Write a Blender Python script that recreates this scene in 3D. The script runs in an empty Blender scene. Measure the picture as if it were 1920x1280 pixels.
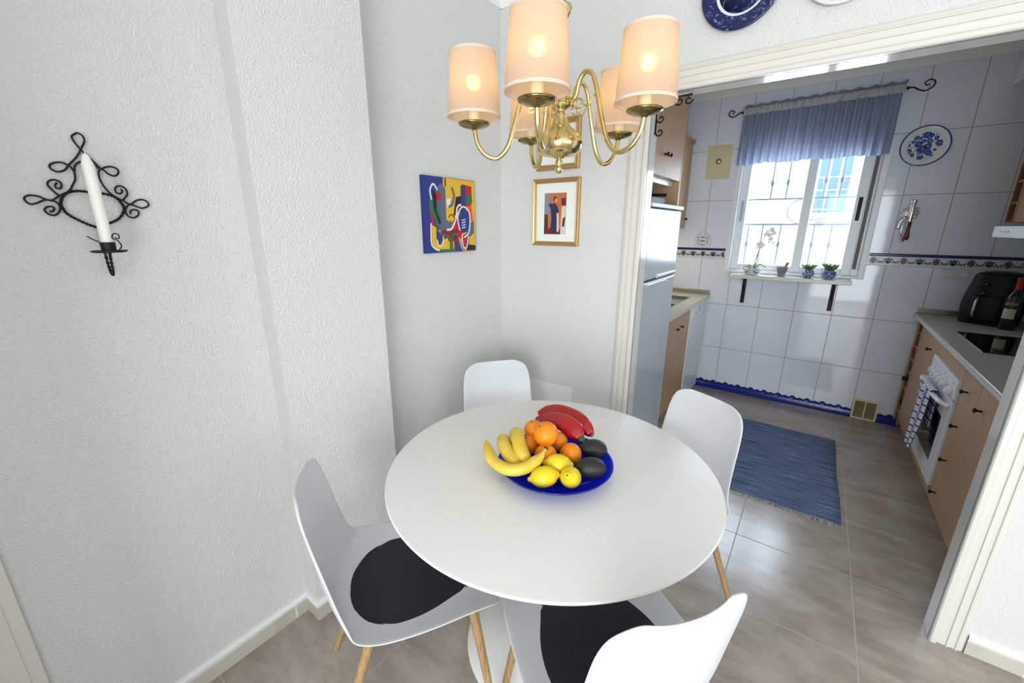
import bpy, math, random
from mathutils import Vector, Matrix
random.seed(7)
PI = math.pi
sc = bpy.context.scene
COL = sc.collection

# ------------------------------------------------------------------ helpers
class MB:
    """collects geometry that is linked as one mesh object"""
    def __init__(s): s.v = []; s.f = []; s.m = []; s.uv = {}
    def add(s, vs, fs, mi=0, uv=None):
        b = len(s.v); s.v += [tuple(p) for p in vs]
        for k, f in enumerate(fs):
            if uv: s.uv[len(s.f)] = uv[k]
            s.f.append([b + i for i in f]); s.m.append(mi)
        return s
    def box(s, a, b, mi=0):
        x0, x1 = sorted((a[0], b[0])); y0, y1 = sorted((a[1], b[1])); z0, z1 = sorted((a[2], b[2]))
        v = [(x0,y0,z0),(x1,y0,z0),(x1,y1,z0),(x0,y1,z0),(x0,y0,z1),(x1,y0,z1),(x1,y1,z1),(x0,y1,z1)]
        return s.add(v, [(0,3,2,1),(4,5,6,7),(0,1,5,4),(1,2,6,5),(2,3,7,6),(3,0,4,7)], mi)
    def quad(s, pts, mi=0, uv=None): return s.add(pts, [(0,1,2,3)], mi, [uv] if uv else None)
    def prism(s, pts, vec, mi=0):
        """polygon pts extruded along vec"""
        n = len(pts); vec = Vector(vec)
        v = [Vector(p) for p in pts]; v += [p + vec for p in v[:n]]
        fs = [tuple(reversed(range(n))), tuple(range(n, 2*n))]
        fs += [(i, (i+1) % n, n + (i+1) % n, n + i) for i in range(n)]
        return s.add(v, fs, mi)
    def tube(s, pts, r, n=10, closed=False, smooth=0, mi=0, cap=True, flat=1.0):
        P = [Vector(p) for p in pts]
        if smooth: P = catmull(P, smooth, closed)
        N = len(P); rs = r if isinstance(r, (list, tuple)) else [r] * N
        if len(rs) != N: rs = [rs[0] + (rs[-1] - rs[0]) * i / (N - 1) for i in range(N)] if len(rs) == 2 else [rs[min(len(rs)-1, int(i*len(rs)/N))] for i in range(N)]
        T = []
        for i in range(N):
            a = P[(i-1) % N] if (closed or i > 0) else P[i]; b = P[(i+1) % N] if (closed or i < N-1) else P[i]
            d = b - a; T.append(d.normalized() if d.length > 1e-9 else Vector((0,0,1)))
        up = Vector((0,0,1)) if abs(T[0].z) < .9 else Vector((1,0,0))
        u = (up - T[0] * up.dot(T[0])).normalized(); vs = []
        for i in range(N):
            u = (u - T[i] * u.dot(T[i])).normalized(); w = T[i].cross(u)
            for k in range(n):
                a = 2*PI*k/n; vs.append(P[i] + u * (math.cos(a) * rs[i]) + w * (math.sin(a) * rs[i] * flat))
        fs = []
        for i in range(N if closed else N-1):
            j = (i+1) % N
            for k in range(n): fs.append((i*n+k, i*n+(k+1) % n, j*n+(k+1) % n, j*n+k))
        if not closed and cap: fs += [tuple(reversed(range(n))), tuple(range((N-1)*n, N*n))]
        return s.add(vs, fs, mi)
    def lathe(s, prof, c=(0,0,0), n=32, axis='z', mi=0, capped=True, sx=1, sy=1):
        vs = []; c = Vector(c)
        for r, h in prof:
            for k in range(n):
                a = 2*PI*k/n; p = (r*math.cos(a)*sx, r*math.sin(a)*sy, h)
                if axis == 'x': p = (p[2], p[0], p[1])
                elif axis == '-x': p = (-p[2], -p[0], p[1])
                elif axis == 'y': p = (p[1], p[2], p[0])
                elif axis == '-y': p = (p[0], -p[2], p[1])
                vs.append(c + Vector(p))
        fs = []
        for i in range(len(prof)-1):
            for k in range(n): fs.append((i*n+k, i*n+(k+1) % n, (i+1)*n+(k+1) % n, (i+1)*n+k))
        if capped:
            if prof[0][0] > 1e-5: fs.append(tuple(reversed(range(n))))
            if prof[-1][0] > 1e-5: fs.append(tuple(range((len(prof)-1)*n, len(prof)*n)))
        return s.add(vs, fs, mi)
    def grid(s, fn, nu, nv, mi=0, uvf=None, closeu=False):
        vs = [fn(i/nu, j/nv) for j in range(nv+1) for i in range(nu+1)]
        fs = []; uv = []
        for j in range(nv):
            for i in range(nu):
                a = j*(nu+1)+i; fs.append((a, a+1, a+nu+2, a+nu+1))
                uv.append([(i/nu, j/nv), ((i+1)/nu, j/nv), ((i+1)/nu, (j+1)/nv), (i/nu, (j+1)/nv)])
        return s.add(vs, fs, mi, uv)
    def ball(s, c, r, n=16, m=10, mi=0, sx=1, sy=1, sz=1):
        prof = [(max(1e-6, r*math.sin(PI*i/m)), -r*math.cos(PI*i/m)*sz) for i in range(m+1)]
        return s.lathe(prof, c, n, mi=mi, sx=sx, sy=sy, capped=False)

def catmull(P, k, closed=False):
    out = []; N = len(P)
    for i in range(N if closed else N-1):
        p0 = P[(i-1) % N] if (closed or i > 0) else P[i]; p1 = P[i]; p2 = P[(i+1) % N]
        p3 = P[(i+2) % N] if (closed or i+2 < N) else p2
        for j in range(k):
            t = j/k
            out.append(.5*((2*p1)+(p2-p0)*t+(2*p0-5*p1+4*p2-p3)*t*t+(3*p1-p0-3*p2+p3)*t*t*t))
    if not closed: out.append(P[-1])
    return out

def wloc(o):
    p = Vector((0,0,0))
    while o: p = p + o.location; o = o.parent
    return p

def obj(name, mb, mats, parent=None, smooth=False, bevel=0, local=False, seg=2, sub=0, solid=0, soff=0):
    me = bpy.data.meshes.new(name)
    off = Vector((0,0,0)) if (parent is None or local) else wloc(parent)
    me.from_pydata([tuple(Vector(p) - off) for p in mb.v], [], mb.f)
    if not isinstance(mats, (list, tuple)): mats = [mats]
    for m in mats: me.materials.append(m)
    for i, p in enumerate(me.polygons): p.material_index = mb.m[i]; p.use_smooth = bool(smooth)
    if mb.uv:
        ul = me.uv_layers.new(name='UVMap')
        for fi, uvs in mb.uv.items():
            p = me.polygons[fi]
            for k, li in enumerate(p.loop_indices): ul.data[li].uv = uvs[k]
    me.update()
    o = bpy.data.objects.new(name, me); COL.objects.link(o)
    if parent: o.parent = parent
    if smooth == 'auto':
        bm_smooth(me)
    if solid:
        md = o.modifiers.new('Solidify', 'SOLIDIFY'); md.thickness = solid; md.offset = soff
    if bevel:
        md = o.modifiers.new('Bevel', 'BEVEL'); md.width = bevel; md.segments = seg; md.limit_method = 'ANGLE'; md.angle_limit = .6
    if sub:
        md = o.modifiers.new('Subsurf', 'SUBSURF'); md.levels = sub; md.render_levels = sub
    return o

def bm_smooth(me):
    """smooth faces but keep edges sharper than about 35 degrees"""
    import bmesh
    bm = bmesh.new(); bm.from_mesh(me)
    for e in bm.edges:
        if len(e.link_faces) == 2 and e.calc_face_angle(0) > .6: e.smooth = False
    for f in bm.faces: f.smooth = True
    bm.to_mesh(me); bm.free()

def tag(o, label, cat, group=None, kind=None):
    o['label'] = label; o['category'] = cat
    if group: o['group'] = group
    if kind: o['kind'] = kind
    return o
def thing(name, label, cat, loc=(0,0,0), rz=0, group=None):
    o = bpy.data.objects.new(name, None); COL.objects.link(o); o.empty_display_size = .05
    o.location = loc; o.rotation_euler = (0,0,rz)
    return tag(o, label, cat, group)
def struct(name, mb, m, **k):
    o = obj(name, mb, m, **k)
    if not o.parent: o['kind'] = 'structure'
    return o
def dup(root, label=None, parent=None):
    c = root.copy(); COL.objects.link(c)
    if parent: c.parent = parent
    if label: c['label'] = label
    for ch in list(root.children): dup(ch, None, c)
    return c

# ------------------------------------------------------------------ materials
def new_mat(name):
    m = bpy.data.materials.new(name); m.use_nodes = True
    nt = m.node_tree; b = nt.nodes['Principled BSDF']
    return m, nt, b
def rgb(h):
    h = h.lstrip('#'); c = [int(h[i:i+2], 16)/255 for i in (0,2,4)]
    return tuple(((x/12.92) if x <= .04045 else ((x+.055)/1.055)**2.4) for x in c) + (1,)
def N(nt, t, **k):
    n = nt.nodes.new(t)
    for a, v in k.items(): setattr(n, a, v)
    return n
def noise_bump(nt, b, scale, strength, dist=.002, detail=3, coord='Object'):
    tc = N(nt, 'ShaderNodeTexCoord'); ns = N(nt, 'ShaderNodeTexNoise'); bp = N(nt, 'ShaderNodeBump')
    ns.inputs['Scale'].default_value = scale; ns.inputs['Detail'].default_value = detail
    bp.inputs['Strength'].default_value = strength; bp.inputs['Distance'].default_value = dist
    nt.links.new(tc.outputs[coord], ns.inputs['Vector']); nt.links.new(ns.outputs['Fac'], bp.inputs['Height'])
    nt.links.new(bp.outputs['Normal'], b.inputs['Normal'])
    return tc, ns, bp
def mat(name, c, rough=.5, metal=0, bump=None, vary=None, coat=0, spec=None, sheen=0, sss=0):
    m, nt, b = new_mat(name)
    col = rgb(c) if isinstance(c, str) else tuple(c) + (1,)
    b.inputs['Base Color'].default_value = col
    b.inputs['Roughness'].default_value = rough; b.inputs['Metallic'].default_value = metal
    if coat: b.inputs['Coat Weight'].default_value = coat; b.inputs['Coat Roughness'].default_value = .05
    if spec is not None: b.inputs['Specular IOR Level'].default_value = spec
    if sheen: b.inputs['Sheen Weight'].default_value = sheen
    if bump: noise_bump(nt, b, *bump)
    if vary:   # (second colour, scale, stretch vector)
        c2, scl, st = vary
        tc = N(nt, 'ShaderNodeTexCoord'); mp = N(nt, 'ShaderNodeMapping'); ns = N(nt, 'ShaderNodeTexNoise'); mx = N(nt, 'ShaderNodeMix', data_type='RGBA'); rp = N(nt, 'ShaderNodeValToRGB')
        mp.inputs['Scale'].default_value = st; ns.inputs['Scale'].default_value = scl; ns.inputs['Detail'].default_value = 6
        rp.color_ramp.elements[0].position = .35; rp.color_ramp.elements[1].position = .65
        nt.links.new(tc.outputs['Object'], mp.inputs['Vector']); nt.links.new(mp.outputs['Vector'], ns.inputs['Vector'])
        nt.links.new(ns.outputs['Fac'], rp.inputs['Fac']); nt.links.new(rp.outputs['Color'], mx.inputs['Factor'])
        mx.inputs['A'].default_value = col; mx.inputs['B'].default_value = rgb(c2)
        nt.links.new(mx.outputs['Result'], b.inputs['Base Color'])
    return m

M = {}
M['plaster'] = mat('white stippled plaster', '#dad9d6', .85, bump=(190, .8, .006, 2))
M['plaster_smooth'] = mat('smooth white paint', '#e6e7e6', .7, bump=(60, .1, .001, 2))
M['ceiling'] = mat('ceiling paint', '#e8e8e6', .8)
M['lacquer'] = mat('cream lacquer', '#d6d3ca', .28)
M['shell'] = mat('white polypropylene', '#dddee0', .38)
M['table'] = mat('white satin table lacquer', '#efede8', .3)
M['pad'] = mat('black leatherette', '#12151d', .62, bump=(400, .2, .0006, 2))
M['legwood'] = mat('pale beech', '#b08f66', .45, vary=('#94734c', 12, (14, 14, 1)))
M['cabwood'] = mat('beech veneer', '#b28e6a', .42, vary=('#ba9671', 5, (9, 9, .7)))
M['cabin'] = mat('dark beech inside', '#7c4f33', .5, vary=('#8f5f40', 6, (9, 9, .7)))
M['iron'] = mat('black wrought iron', '#15151a', .5, metal=.3)
M['brass'] = mat('polished brass', '#d9c58c', .14, metal=1)
M['brass_dark'] = mat('aged brass pan', '#8f7d4d', .22, metal=1)
M['steel'] = mat('brushed steel', '#b9bab8', .25, metal=1)
M['chrome'] = mat('chrome', '#d5d6d8', .08, metal=1)
M['white_enamel'] = mat('white enamel', '#e6e8ea', .25)
M['fridge'] = mat('silver white fridge lacquer', '#bcc2ca', .18, spec=.25)
M['fridge_side'] = mat('light grey fridge body', '#c3c8cc', .4)
M['black_gloss'] = mat('black glass', '#070708', .06)
M['black_plastic'] = mat('black plastic', '#050608', .5, spec=.3)
M['upvc'] = mat('white window aluminium', '#dfe3e6', .3)
M['cream'] = mat('cream plastic', '#d9d1ac', .5)
M['louvre'] = mat('brown louvres', '#8f8160', .6)
M['blue_tile'] = mat('cobalt glazed tile', '#0d1a6e', .18, vary=('#1a2a8a', 60, (1,1,1)))
M['blue_line'] = mat('dark blue tile bar', '#1c2566', .2)
M['border_bg'] = mat('border tile white', '#cfcfce', .25)
M['border_ink'] = mat('grey blue tile print', '#4a4c5e', .3)
M['candle'] = mat('white candle wax', '#f3f2ea', .45)
M['orange'] = mat('orange peel', '#f08c06', .42, bump=(260, .35, .0012, 2))
M['lemon'] = mat('lemon peel', '#efcf1d', .4, bump=(200, .3, .0012, 2))
M['banana'] = mat('banana skin', '#f2d552', .5, vary=('#dcb93f', 14, (1,1,1)))
M['banana_tip'] = mat('banana tip', '#3a2c15', .7)
M['banana_green'] = mat('green banana neck', '#a9a944', .55)
M['avocado'] = mat('black avocado skin', '#23211f', .45, bump=(180, .8, .002, 2))
M['pepper'] = mat('red pepper skin', '#a8090d', .14, coat=.5)
M['pepper_green'] = mat('green pepper stalk', '#2f6a2a', .5)
M['navy'] = mat('navy cloth', '#1c2340', .8)
M['terrastone'] = mat('grey stone', '#6f6c66', .7, bump=(90, .6, .002, 4), vary=('#8b877f', 30, (1,1,1)))
M['leaf'] = mat('green leaf', '#4d6b35', .5, vary=('#7d9a55', 30, (1,1,1)))
M['petal'] = mat('white petal', '#f2f0e8', .6)
M['stem'] = mat('plant stem', '#6c7a45', .6)
M['bottle'] = mat('dark green bottle glass', '#0a0e0b', .05)
M['redcap'] = mat('red foil', '#9c1620', .3)
M['paper'] = mat('paper label', '#b9b6a4', .6)
M['gold_frame'] = mat('gold picture frame', '#b8935c', .35, metal=.55)
M['mat_board'] = mat('picture mount', '#e7ebe4', .8)
M['darkbrown'] = mat('dark stained board', '#4a241a', .5)
M['outwall'] = mat('white outdoor render', '#eceff2', .9)
M['outblue'] = mat('pale blue shutters', '#8fb2cf', .6)
M['outground'] = mat('outdoor paving', '#cfcac0', .9)
M['ruglight'] = mat('off-white yarn', '#c9bfb4', .9)
M['granite_up'] = mat('aluminium upstand', '#a9a698', .3, metal=.8)
M['sleeve'] = mat('cream candle sleeve', '#efe0b8', .5)

def speckle(name, a, c, scale, rough):
    m, nt, b = new_mat(name)
    tc = N(nt,'ShaderNodeTexCoord'); ns = N(nt,'ShaderNodeTexNoise'); rp = N(nt,'ShaderNodeValToRGB')
    ns.inputs['Scale'].default_value = scale; ns.inputs['Detail'].default_value = 3; ns.inputs['Roughness'].default_value = .8
    rp.color_ramp.elements[0].position = .4; rp.color_ramp.elements[0].color = rgb(a)
    rp.color_ramp.elements[1].position = .6; rp.color_ramp.elements[1].color = rgb(c)
    nt.links.new(tc.outputs['Object'], ns.inputs['Vector']); nt.links.new(ns.outputs['Fac'], rp.inputs['Fac'])
    nt.links.new(rp.outputs['Color'], b.inputs['Base Color']); b.inputs['Roughness'].default_value = rough
    return m
M['worktop'] = speckle('speckled grey laminate', '#8d8e84', '#b1b1a6', 160, .3)

def tile_mat(name, tile, tile2, grout, bw, rh, mortar, rough, stains=None, coat=0, vscale=1.5, rgrout=.8, bumpd=.0012, stretch=(1,1,1)):
    """tiles laid out in metres along the UV map"""
    m, nt, b = new_mat(name)
    uv = N(nt,'ShaderNodeUVMap'); br = N(nt,'ShaderNodeTexBrick'); br.offset = 0; br.squash = 1
    br.inputs['Scale'].default_value = 1; br.inputs['Brick Width'].default_value = bw; br.inputs['Row Height'].default_value = rh
    br.inputs['Mortar Size'].default_value = mortar; br.inputs['Mortar Smooth'].default_value = .1; br.inputs['Bias'].default_value = 0
    nt.links.new(uv.outputs['UV'], br.inputs['Vector'])
    tc = N(nt,'ShaderNodeTexCoord'); mp = N(nt,'ShaderNodeMapping'); mp.inputs['Scale'].default_value = stretch
    mp.inputs['Rotation'].default_value = (0,0,.5)
    ns = N(nt,'ShaderNodeTexNoise'); ns.inputs['Scale'].default_value = vscale; ns.inputs['Detail'].default_value = 9; ns.inputs['Roughness'].default_value = .68
    nt.links.new(tc.outputs['Object'], mp.inputs['Vector']); nt.links.new(mp.outputs['Vector'], ns.inputs['Vector'])
    rp = N(nt,'ShaderNodeValToRGB'); rp.color_ramp.elements[0].position = .36; rp.color_ramp.elements[1].position = .64
    rp.color_ramp.elements[0].color = rgb(tile); rp.color_ramp.elements[1].color = rgb(tile2)
    nt.links.new(ns.outputs['Fac'], rp.inputs['Fac'])
    mx = N(nt,'ShaderNodeMix', data_type='RGBA'); mx.inputs['B'].default_value = rgb(grout)
    nt.links.new(br.outputs['Fac'], mx.inputs['Factor']); nt.links.new(rp.outputs['Color'], mx.inputs['A'])
    nt.links.new(mx.outputs['Result'], b.inputs['Base Color'])
    mr = N(nt,'ShaderNodeMath', operation='MULTIPLY_ADD'); mr.inputs[1].default_value = rgrout - rough; mr.inputs[2].default_value = rough
    nt.links.new(br.outputs['Fac'], mr.inputs[0]); nt.links.new(mr.outputs[0], b.inputs['Roughness'])
    iv = N(nt,'ShaderNodeMath', operation='SUBTRACT'); iv.inputs[0].default_value = 1; nt.links.new(br.outputs['Fac'], iv.inputs[1])
    wv = N(nt,'ShaderNodeTexNoise'); wv.inputs['Scale'].default_value = 5; nt.links.new(tc.outputs['Object'], wv.inputs['Vector'])
    ad = N(nt,'ShaderNodeMath', operation='MULTIPLY_ADD'); ad.inputs[1].default_value = .9; nt.links.new(wv.outputs['Fac'], ad.inputs[0]); nt.links.new(iv.outputs[0], ad.inputs[2])
    bp = N(nt,'ShaderNodeBump'); bp.inputs['Distance'].default_value = bumpd; bp.inputs['Strength'].default_value = .6
    nt.links.new(ad.outputs[0], bp.inputs['Height']); nt.links.new(bp.outputs['Normal'], b.inputs['Normal'])
    if coat: b.inputs['Coat Weight'].default_value = coat
    return m
TW, TH, TF = .2568, .4101, .457
M['walltile'] = tile_mat('glossy white wall tile', '#d6dbe5', '#dce1e9', '#96928e', TW, TH, .0022, .07)
M['floortile'] = tile_mat('taupe stone floor tile', '#92887e', '#b1a89e', '#aea69d', TF, TF, .0024, .2, vscale=4.5, stretch=(1, 2.2, 1), rgrout=.6, bumpd=.0006)
M['floortile'].node_tree.nodes['Principled BSDF'].inputs['Specular IOR Level'].default_value = .8
M['skirttile'] = tile_mat('stone skirting tile', '#b5afa4', '#c4beb3', '#e2e0da', TF, 10, .003, .3, vscale=6)

# lamp shade: thin fabric lit from inside
def shade_mat():
    m = bpy.data.materials.new('cream shade fabric'); m.use_nodes = True; nt = m.node_tree; nt.nodes.clear()
    out = N(nt,'ShaderNodeOutputMaterial'); df = N(nt,'ShaderNodeBsdfDiffuse'); tr = N(nt,'ShaderNodeBsdfTranslucent'); rf = N(nt,'ShaderNodeBsdfRefraction')
    df.inputs['Color'].default_value = rgb('#e6d2c4'); tr.inputs['Color'].default_value = rgb('#f6dcb8')
    rf.inputs['Color'].default_value = rgb('#ffdf9a'); rf.inputs['IOR'].default_value = 1.25; rf.inputs['Roughness'].default_value = .5
    a = N(nt,'ShaderNodeMixShader'); a.inputs[0].default_value = .5; b = N(nt,'ShaderNodeMixShader'); b.inputs[0].default_value = .17
    nt.links.new(df.outputs[0], a.inputs[1]); nt.links.new(tr.outputs[0], a.inputs[2])
    nt.links.new(a.outputs[0], b.inputs[1]); nt.links.new(rf.outputs[0], b.inputs[2]); nt.links.new(b.outputs[0], out.inputs[0])
    tc = N(nt,'ShaderNodeTexCoord'); ns = N(nt,'ShaderNodeTexNoise'); ns.inputs['Scale'].default_value = 18; ns.inputs['Detail'].default_value = 5
    mp = N(nt,'ShaderNodeMapping'); mp.inputs['Scale'].default_value = (1,1,.35); nt.links.new(tc.outputs['Object'], mp.inputs['Vector'])
    bp = N(nt,'ShaderNodeBump'); bp.inputs['Strength'].default_value = .5; bp.inputs['Distance'].default_value = .003
    nt.links.new(mp.outputs[0], ns.inputs['Vector']); nt.links.new(ns.outputs['Fac'], bp.inputs['Height'])
    nt.links.new(bp.outputs[0], df.inputs['Normal']); nt.links.new(bp.outputs[0], tr.inputs['Normal'])
    return m
M['shade'] = shade_mat()
M['trimfab'] = mat('shade edging', '#d8c2b0', .8)
def emit(name, c, s):
    m = bpy.data.materials.new(name); m.use_nodes = True; nt = m.node_tree; nt.nodes.clear()
    o = N(nt,'ShaderNodeOutputMaterial'); e = N(nt,'ShaderNodeEmission'); e.inputs[0].default_value = c; e.inputs[1].default_value = s
    nt.links.new(e.outputs[0], o.inputs[0]); return m
M['bulb'] = emit('lit bulb', (1, .68, .33, 1), 15)
def clearglass(name, col, gl, rough=0.0):
    m = bpy.data.materials.new(name); m.use_nodes = True; nt = m.node_tree; nt.nodes.clear()
    o = N(nt,'ShaderNodeOutputMaterial'); t = N(nt,'ShaderNodeBsdfTransparent'); g = N(nt,'ShaderNodeBsdfGlossy'); x = N(nt,'ShaderNodeMixShader')
    t.inputs[0].default_value = col; g.inputs['Roughness'].default_value = rough; x.inputs[0].default_value = gl
    nt.links.new(t.outputs[0], x.inputs[1]); nt.links.new(g.outputs[0], x.inputs[2]); nt.links.new(x.outputs[0], o.inputs[0]); return m
M['pane'] = clearglass('window glass', (.97,.99,1,1), .018)
M['blueglass'] = clearglass('cobalt blue glass', (.10,.16,.82,1), .06, .03)

def curtain_mat():
    m = bpy.data.materials.new('blue and white ticking'); m.use_nodes = True; nt = m.node_tree; nt.nodes.clear()
    out = N(nt,'ShaderNodeOutputMaterial'); uv = N(nt,'ShaderNodeUVMap'); sx = N(nt,'ShaderNodeSeparateXYZ'); nt.links.new(uv.outputs[0], sx.inputs[0])
    mu = N(nt,'ShaderNodeMath', operation='MULTIPLY'); mu.inputs[1].default_value = 130; fr = N(nt,'ShaderNodeMath', operation='FRACT'); gt = N(nt,'ShaderNodeMath', operation='GREATER_THAN'); gt.inputs[1].default_value = .66
    nt.links.new(sx.outputs[0], mu.inputs[0]); nt.links.new(mu.outputs[0], fr.inputs[0]); nt.links.new(fr.outputs[0], gt.inputs[0])
    mx = N(nt,'ShaderNodeMix', data_type='RGBA'); mx.inputs['A'].default_value = rgb('#6f80a8'); mx.inputs['B'].default_value = rgb('#e4e6ea'); nt.links.new(gt.outputs[0], mx.inputs['Factor'])
    d = N(nt,'ShaderNodeBsdfDiffuse'); t = N(nt,'ShaderNodeBsdfTranslucent'); a = N(nt,'ShaderNodeMixShader'); a.inputs[0].default_value = .5
    nt.links.new(mx.outputs['Result'], d.inputs[0]); nt.links.new(mx.outputs['Result'], t.inputs[0]); nt.links.new(d.outputs[0], a.inputs[1]); nt.links.new(t.outputs[0], a.inputs[2]); nt.links.new(a.outputs[0], out.inputs[0])
    return m
M['ticking'] = curtain_mat()
M['ruffle'] = mat('gathered curtain heading', '#c9c8c4', .9, vary=('#9a9ea8', 40, (4,4,1)))

def rug_mat():
    m, nt, b = new_mat('woven blue rag rug')
    tc = N(nt,'ShaderNodeTexCoord'); mp = N(nt,'ShaderNodeMapping'); mp.inputs['Scale'].default_value = (3, 70, 1)
    ns = N(nt,'ShaderNodeTexNoise'); ns.inputs['Scale'].default_value = 1.6; ns.inputs['Detail'].default_value = 6
    rp = N(nt,'ShaderNodeValToRGB'); e = rp.color_ramp.elements; e[0].position = .33; e[0].color = rgb('#3c4c6c'); e[1].position = .68; e[1].color = rgb('#7e92b0')
    k = rp.color_ramp.elements.new(.5); k.color = rgb('#5a6d90')
    nt.links.new(tc.outputs['Object'], mp.inputs[0]); nt.links.new(mp.outputs[0], ns.inputs['Vector']); nt.links.new(ns.outputs['Fac'], rp.inputs[0]); nt.links.new(rp.outputs[0], b.inputs['Base Color'])
    bp = N(nt,'ShaderNodeBump'); bp.inputs['Distance'].default_value = .004; nt.links.new(ns.outputs['Fac'], bp.inputs['Height']); nt.links.new(bp.outputs[0], b.inputs['Normal'])
    b.inputs['Roughness'].default_value = .95
    return m
M['rug'] = rug_mat()

def plate_mat(name, base, ink, scale, lo, hi):
    m, nt, b = new_mat(name)
    tc = N(nt,'ShaderNodeTexCoord'); ns = N(nt,'ShaderNodeTexNoise'); ns.inputs['Scale'].default_value = scale; ns.inputs['Detail'].default_value = 3; ns.inputs['Distortion'].default_value = 1.2
    rp = N(nt,'ShaderNodeValToRGB'); e = rp.color_ramp.elements; e[0].position = lo; e[0].color = rgb(base); e[1].position = hi; e[1].color = rgb(ink)
    nt.links.new(tc.outputs['Object'], ns.inputs['Vector']); nt.links.new(ns.outputs['Fac'], rp.inputs[0]); nt.links.new(rp.outputs[0], b.inputs['Base Color'])
    b.inputs['Roughness'].default_value = .12; return m
M['delft_dark'] = plate_mat('blue transferware glaze', '#141c52', '#8c9acb', 55, .56, .72)
M['delft_mid'] = plate_mat('blue scenic transfer glaze', '#25306f', '#a7b2d8', 38, .5, .66)
M['delft_white'] = plate_mat('blue on white glaze', '#d5d9e0', '#223a86', 30, .5, .56)
M['china'] = mat('white china', '#dadcdd', .15)
M['blue_ink'] = mat('cobalt brush stroke', '#1e3c8a', .2)
M['pot_blue'] = plate_mat('blue and white fretwork glaze', '#2d4684', '#c3cfe6', 110, .52, .56)

def towel_mat():
    m, nt, b = new_mat('blue and white checked cotton')
    uv = N(nt,'ShaderNodeUVMap'); br = N(nt,'ShaderNodeTexBrick'); br.offset = 0
    br.inputs['Scale'].default_value = 1; br.inputs['Brick Width'].default_value = .045; br.inputs['Row Height'].default_value = .045; br.inputs['Mortar Size'].default_value = .0045; br.inputs['Mortar Smooth'].default_value = .0
    br.inputs['Color1'].default_value = rgb('#dcdee6'); br.inputs['Color2'].default_value = rgb('#dcdee6'); br.inputs['Mortar'].default_value = rgb('#2a3676')
    nt.links.new(uv.outputs[0], br.inputs['Vector']); nt.links.new(br.outputs['Color'], b.inputs['Base Color']); b.inputs['Roughness'].default_value = .95
    return m
M['check'] = towel_mat()

# ------------------------------------------------------------------ room shell
Y1 = 2.244          # tiled back wall of the kitchen
XL, XP, XC = .027, .109, 0.
CZ = 2.615
KL, KR = .125, 2.72 # kitchen side walls
WT = .075           # wall between dining room and kitchen
XI, XO = .811, 2.046  # doorway
XR, YB = 4.3, -4.6

mb = MB(); x0, x1, y0, y1 = -.3, XR+.1, YB-.1, Y1+.1
mb.quad([(x0,y0,0),(x1,y0,0),(x1,y1,0),(x0,y1,0)], uv=[(a-1.3658+20*TF, b-.1734+20*TF) for a,b in ((x0,y0),(x1,y0),(x1,y1),(x0,y1))])
mb.add([(x0,y0,-.12),(x1,y0,-.12),(x1,y1,-.12),(x0,y1,-.12)], [(3,2,1,0)])
struct('floor', mb, M['floortile'])
struct('ceiling', MB().box((-.3,YB-.1,CZ),(XR+.1,Y1+.3,CZ+.1)), M['ceiling'])
# left wall in three planes: wall with the candle holder, the pillar, the corner wall
struct('wall_left', MB().box((-.3,YB-.1,0),(XL,-1.327,CZ)), M['plaster'])
struct('wall_pillar', MB().box((-.3,-1.327,0),(XP,-.91,CZ)), M['plaster'])
struct('wall_corner', MB().box((-.3,-.91,0),(XC,0,CZ)), M['plaster'])
mb = MB().box((-.3,0,0),(XI-.014,WT,CZ)).box((XO+.014,0,0),(XR+.1,WT,CZ)).box((XI-.014,0,2.042),(XO+.014,WT,CZ))
struct('wall_back', mb, M['plaster'])
# right wall with a terrace window, rear wall with a glazed door opening (both out of the picture)
mb = MB().box((XR,YB-.1,0),(XR+.15,-3.4,CZ)).box((XR,-1.0,0),(XR+.15,0,CZ)).box((XR,-3.4,2.2),(XR+.15,-1.0,CZ)).box((XR,-3.4,0),(XR+.15,-1.0,.5))
struct('wall_right', mb, M['plaster'])
mb = MB().box((-.3,YB-.15,0),(1.4,YB,CZ)).box((3.9,YB-.15,0),(XR+.1,YB,CZ)).box((1.4,YB-.15,2.2),(3.9,YB,CZ))
struct('wall_rear', mb, M['plaster'])

# kitchen walls with tile UVs
WX0, WX1, WZ0, WZ1 = .80, 1.78, 1.115, 2.12   # window opening
def uvx(x, z, up): return (x-.8653+20*TW, (z-1.3138+10*TH) if up else (z+.0013+10*TH))
def tq(mb, xa, xb, za, zb, up, y=Y1):
    mb.quad([(xa,y,za),(xb,y,za),(xb,y,zb),(xa,y,zb)], uv=[uvx(xa,za,up),uvx(xb,za,up),uvx(xb,zb,up),uvx(xa,zb,up)])
mb = MB(); ZB0, ZB1 = 1.229, 1.3138
tq(mb, KL, KR, 0, WZ0, False); tq(mb, KL, WX0, WZ0, 1.27, False); tq(mb, WX1, KR, WZ0, 1.27, False)
tq(mb, KL, WX0, 1.27, WZ1, True); tq(mb, WX1, KR, 1.27, WZ1, True); tq(mb, KL, KR, WZ1, CZ, True)
mb2 = mb
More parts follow.
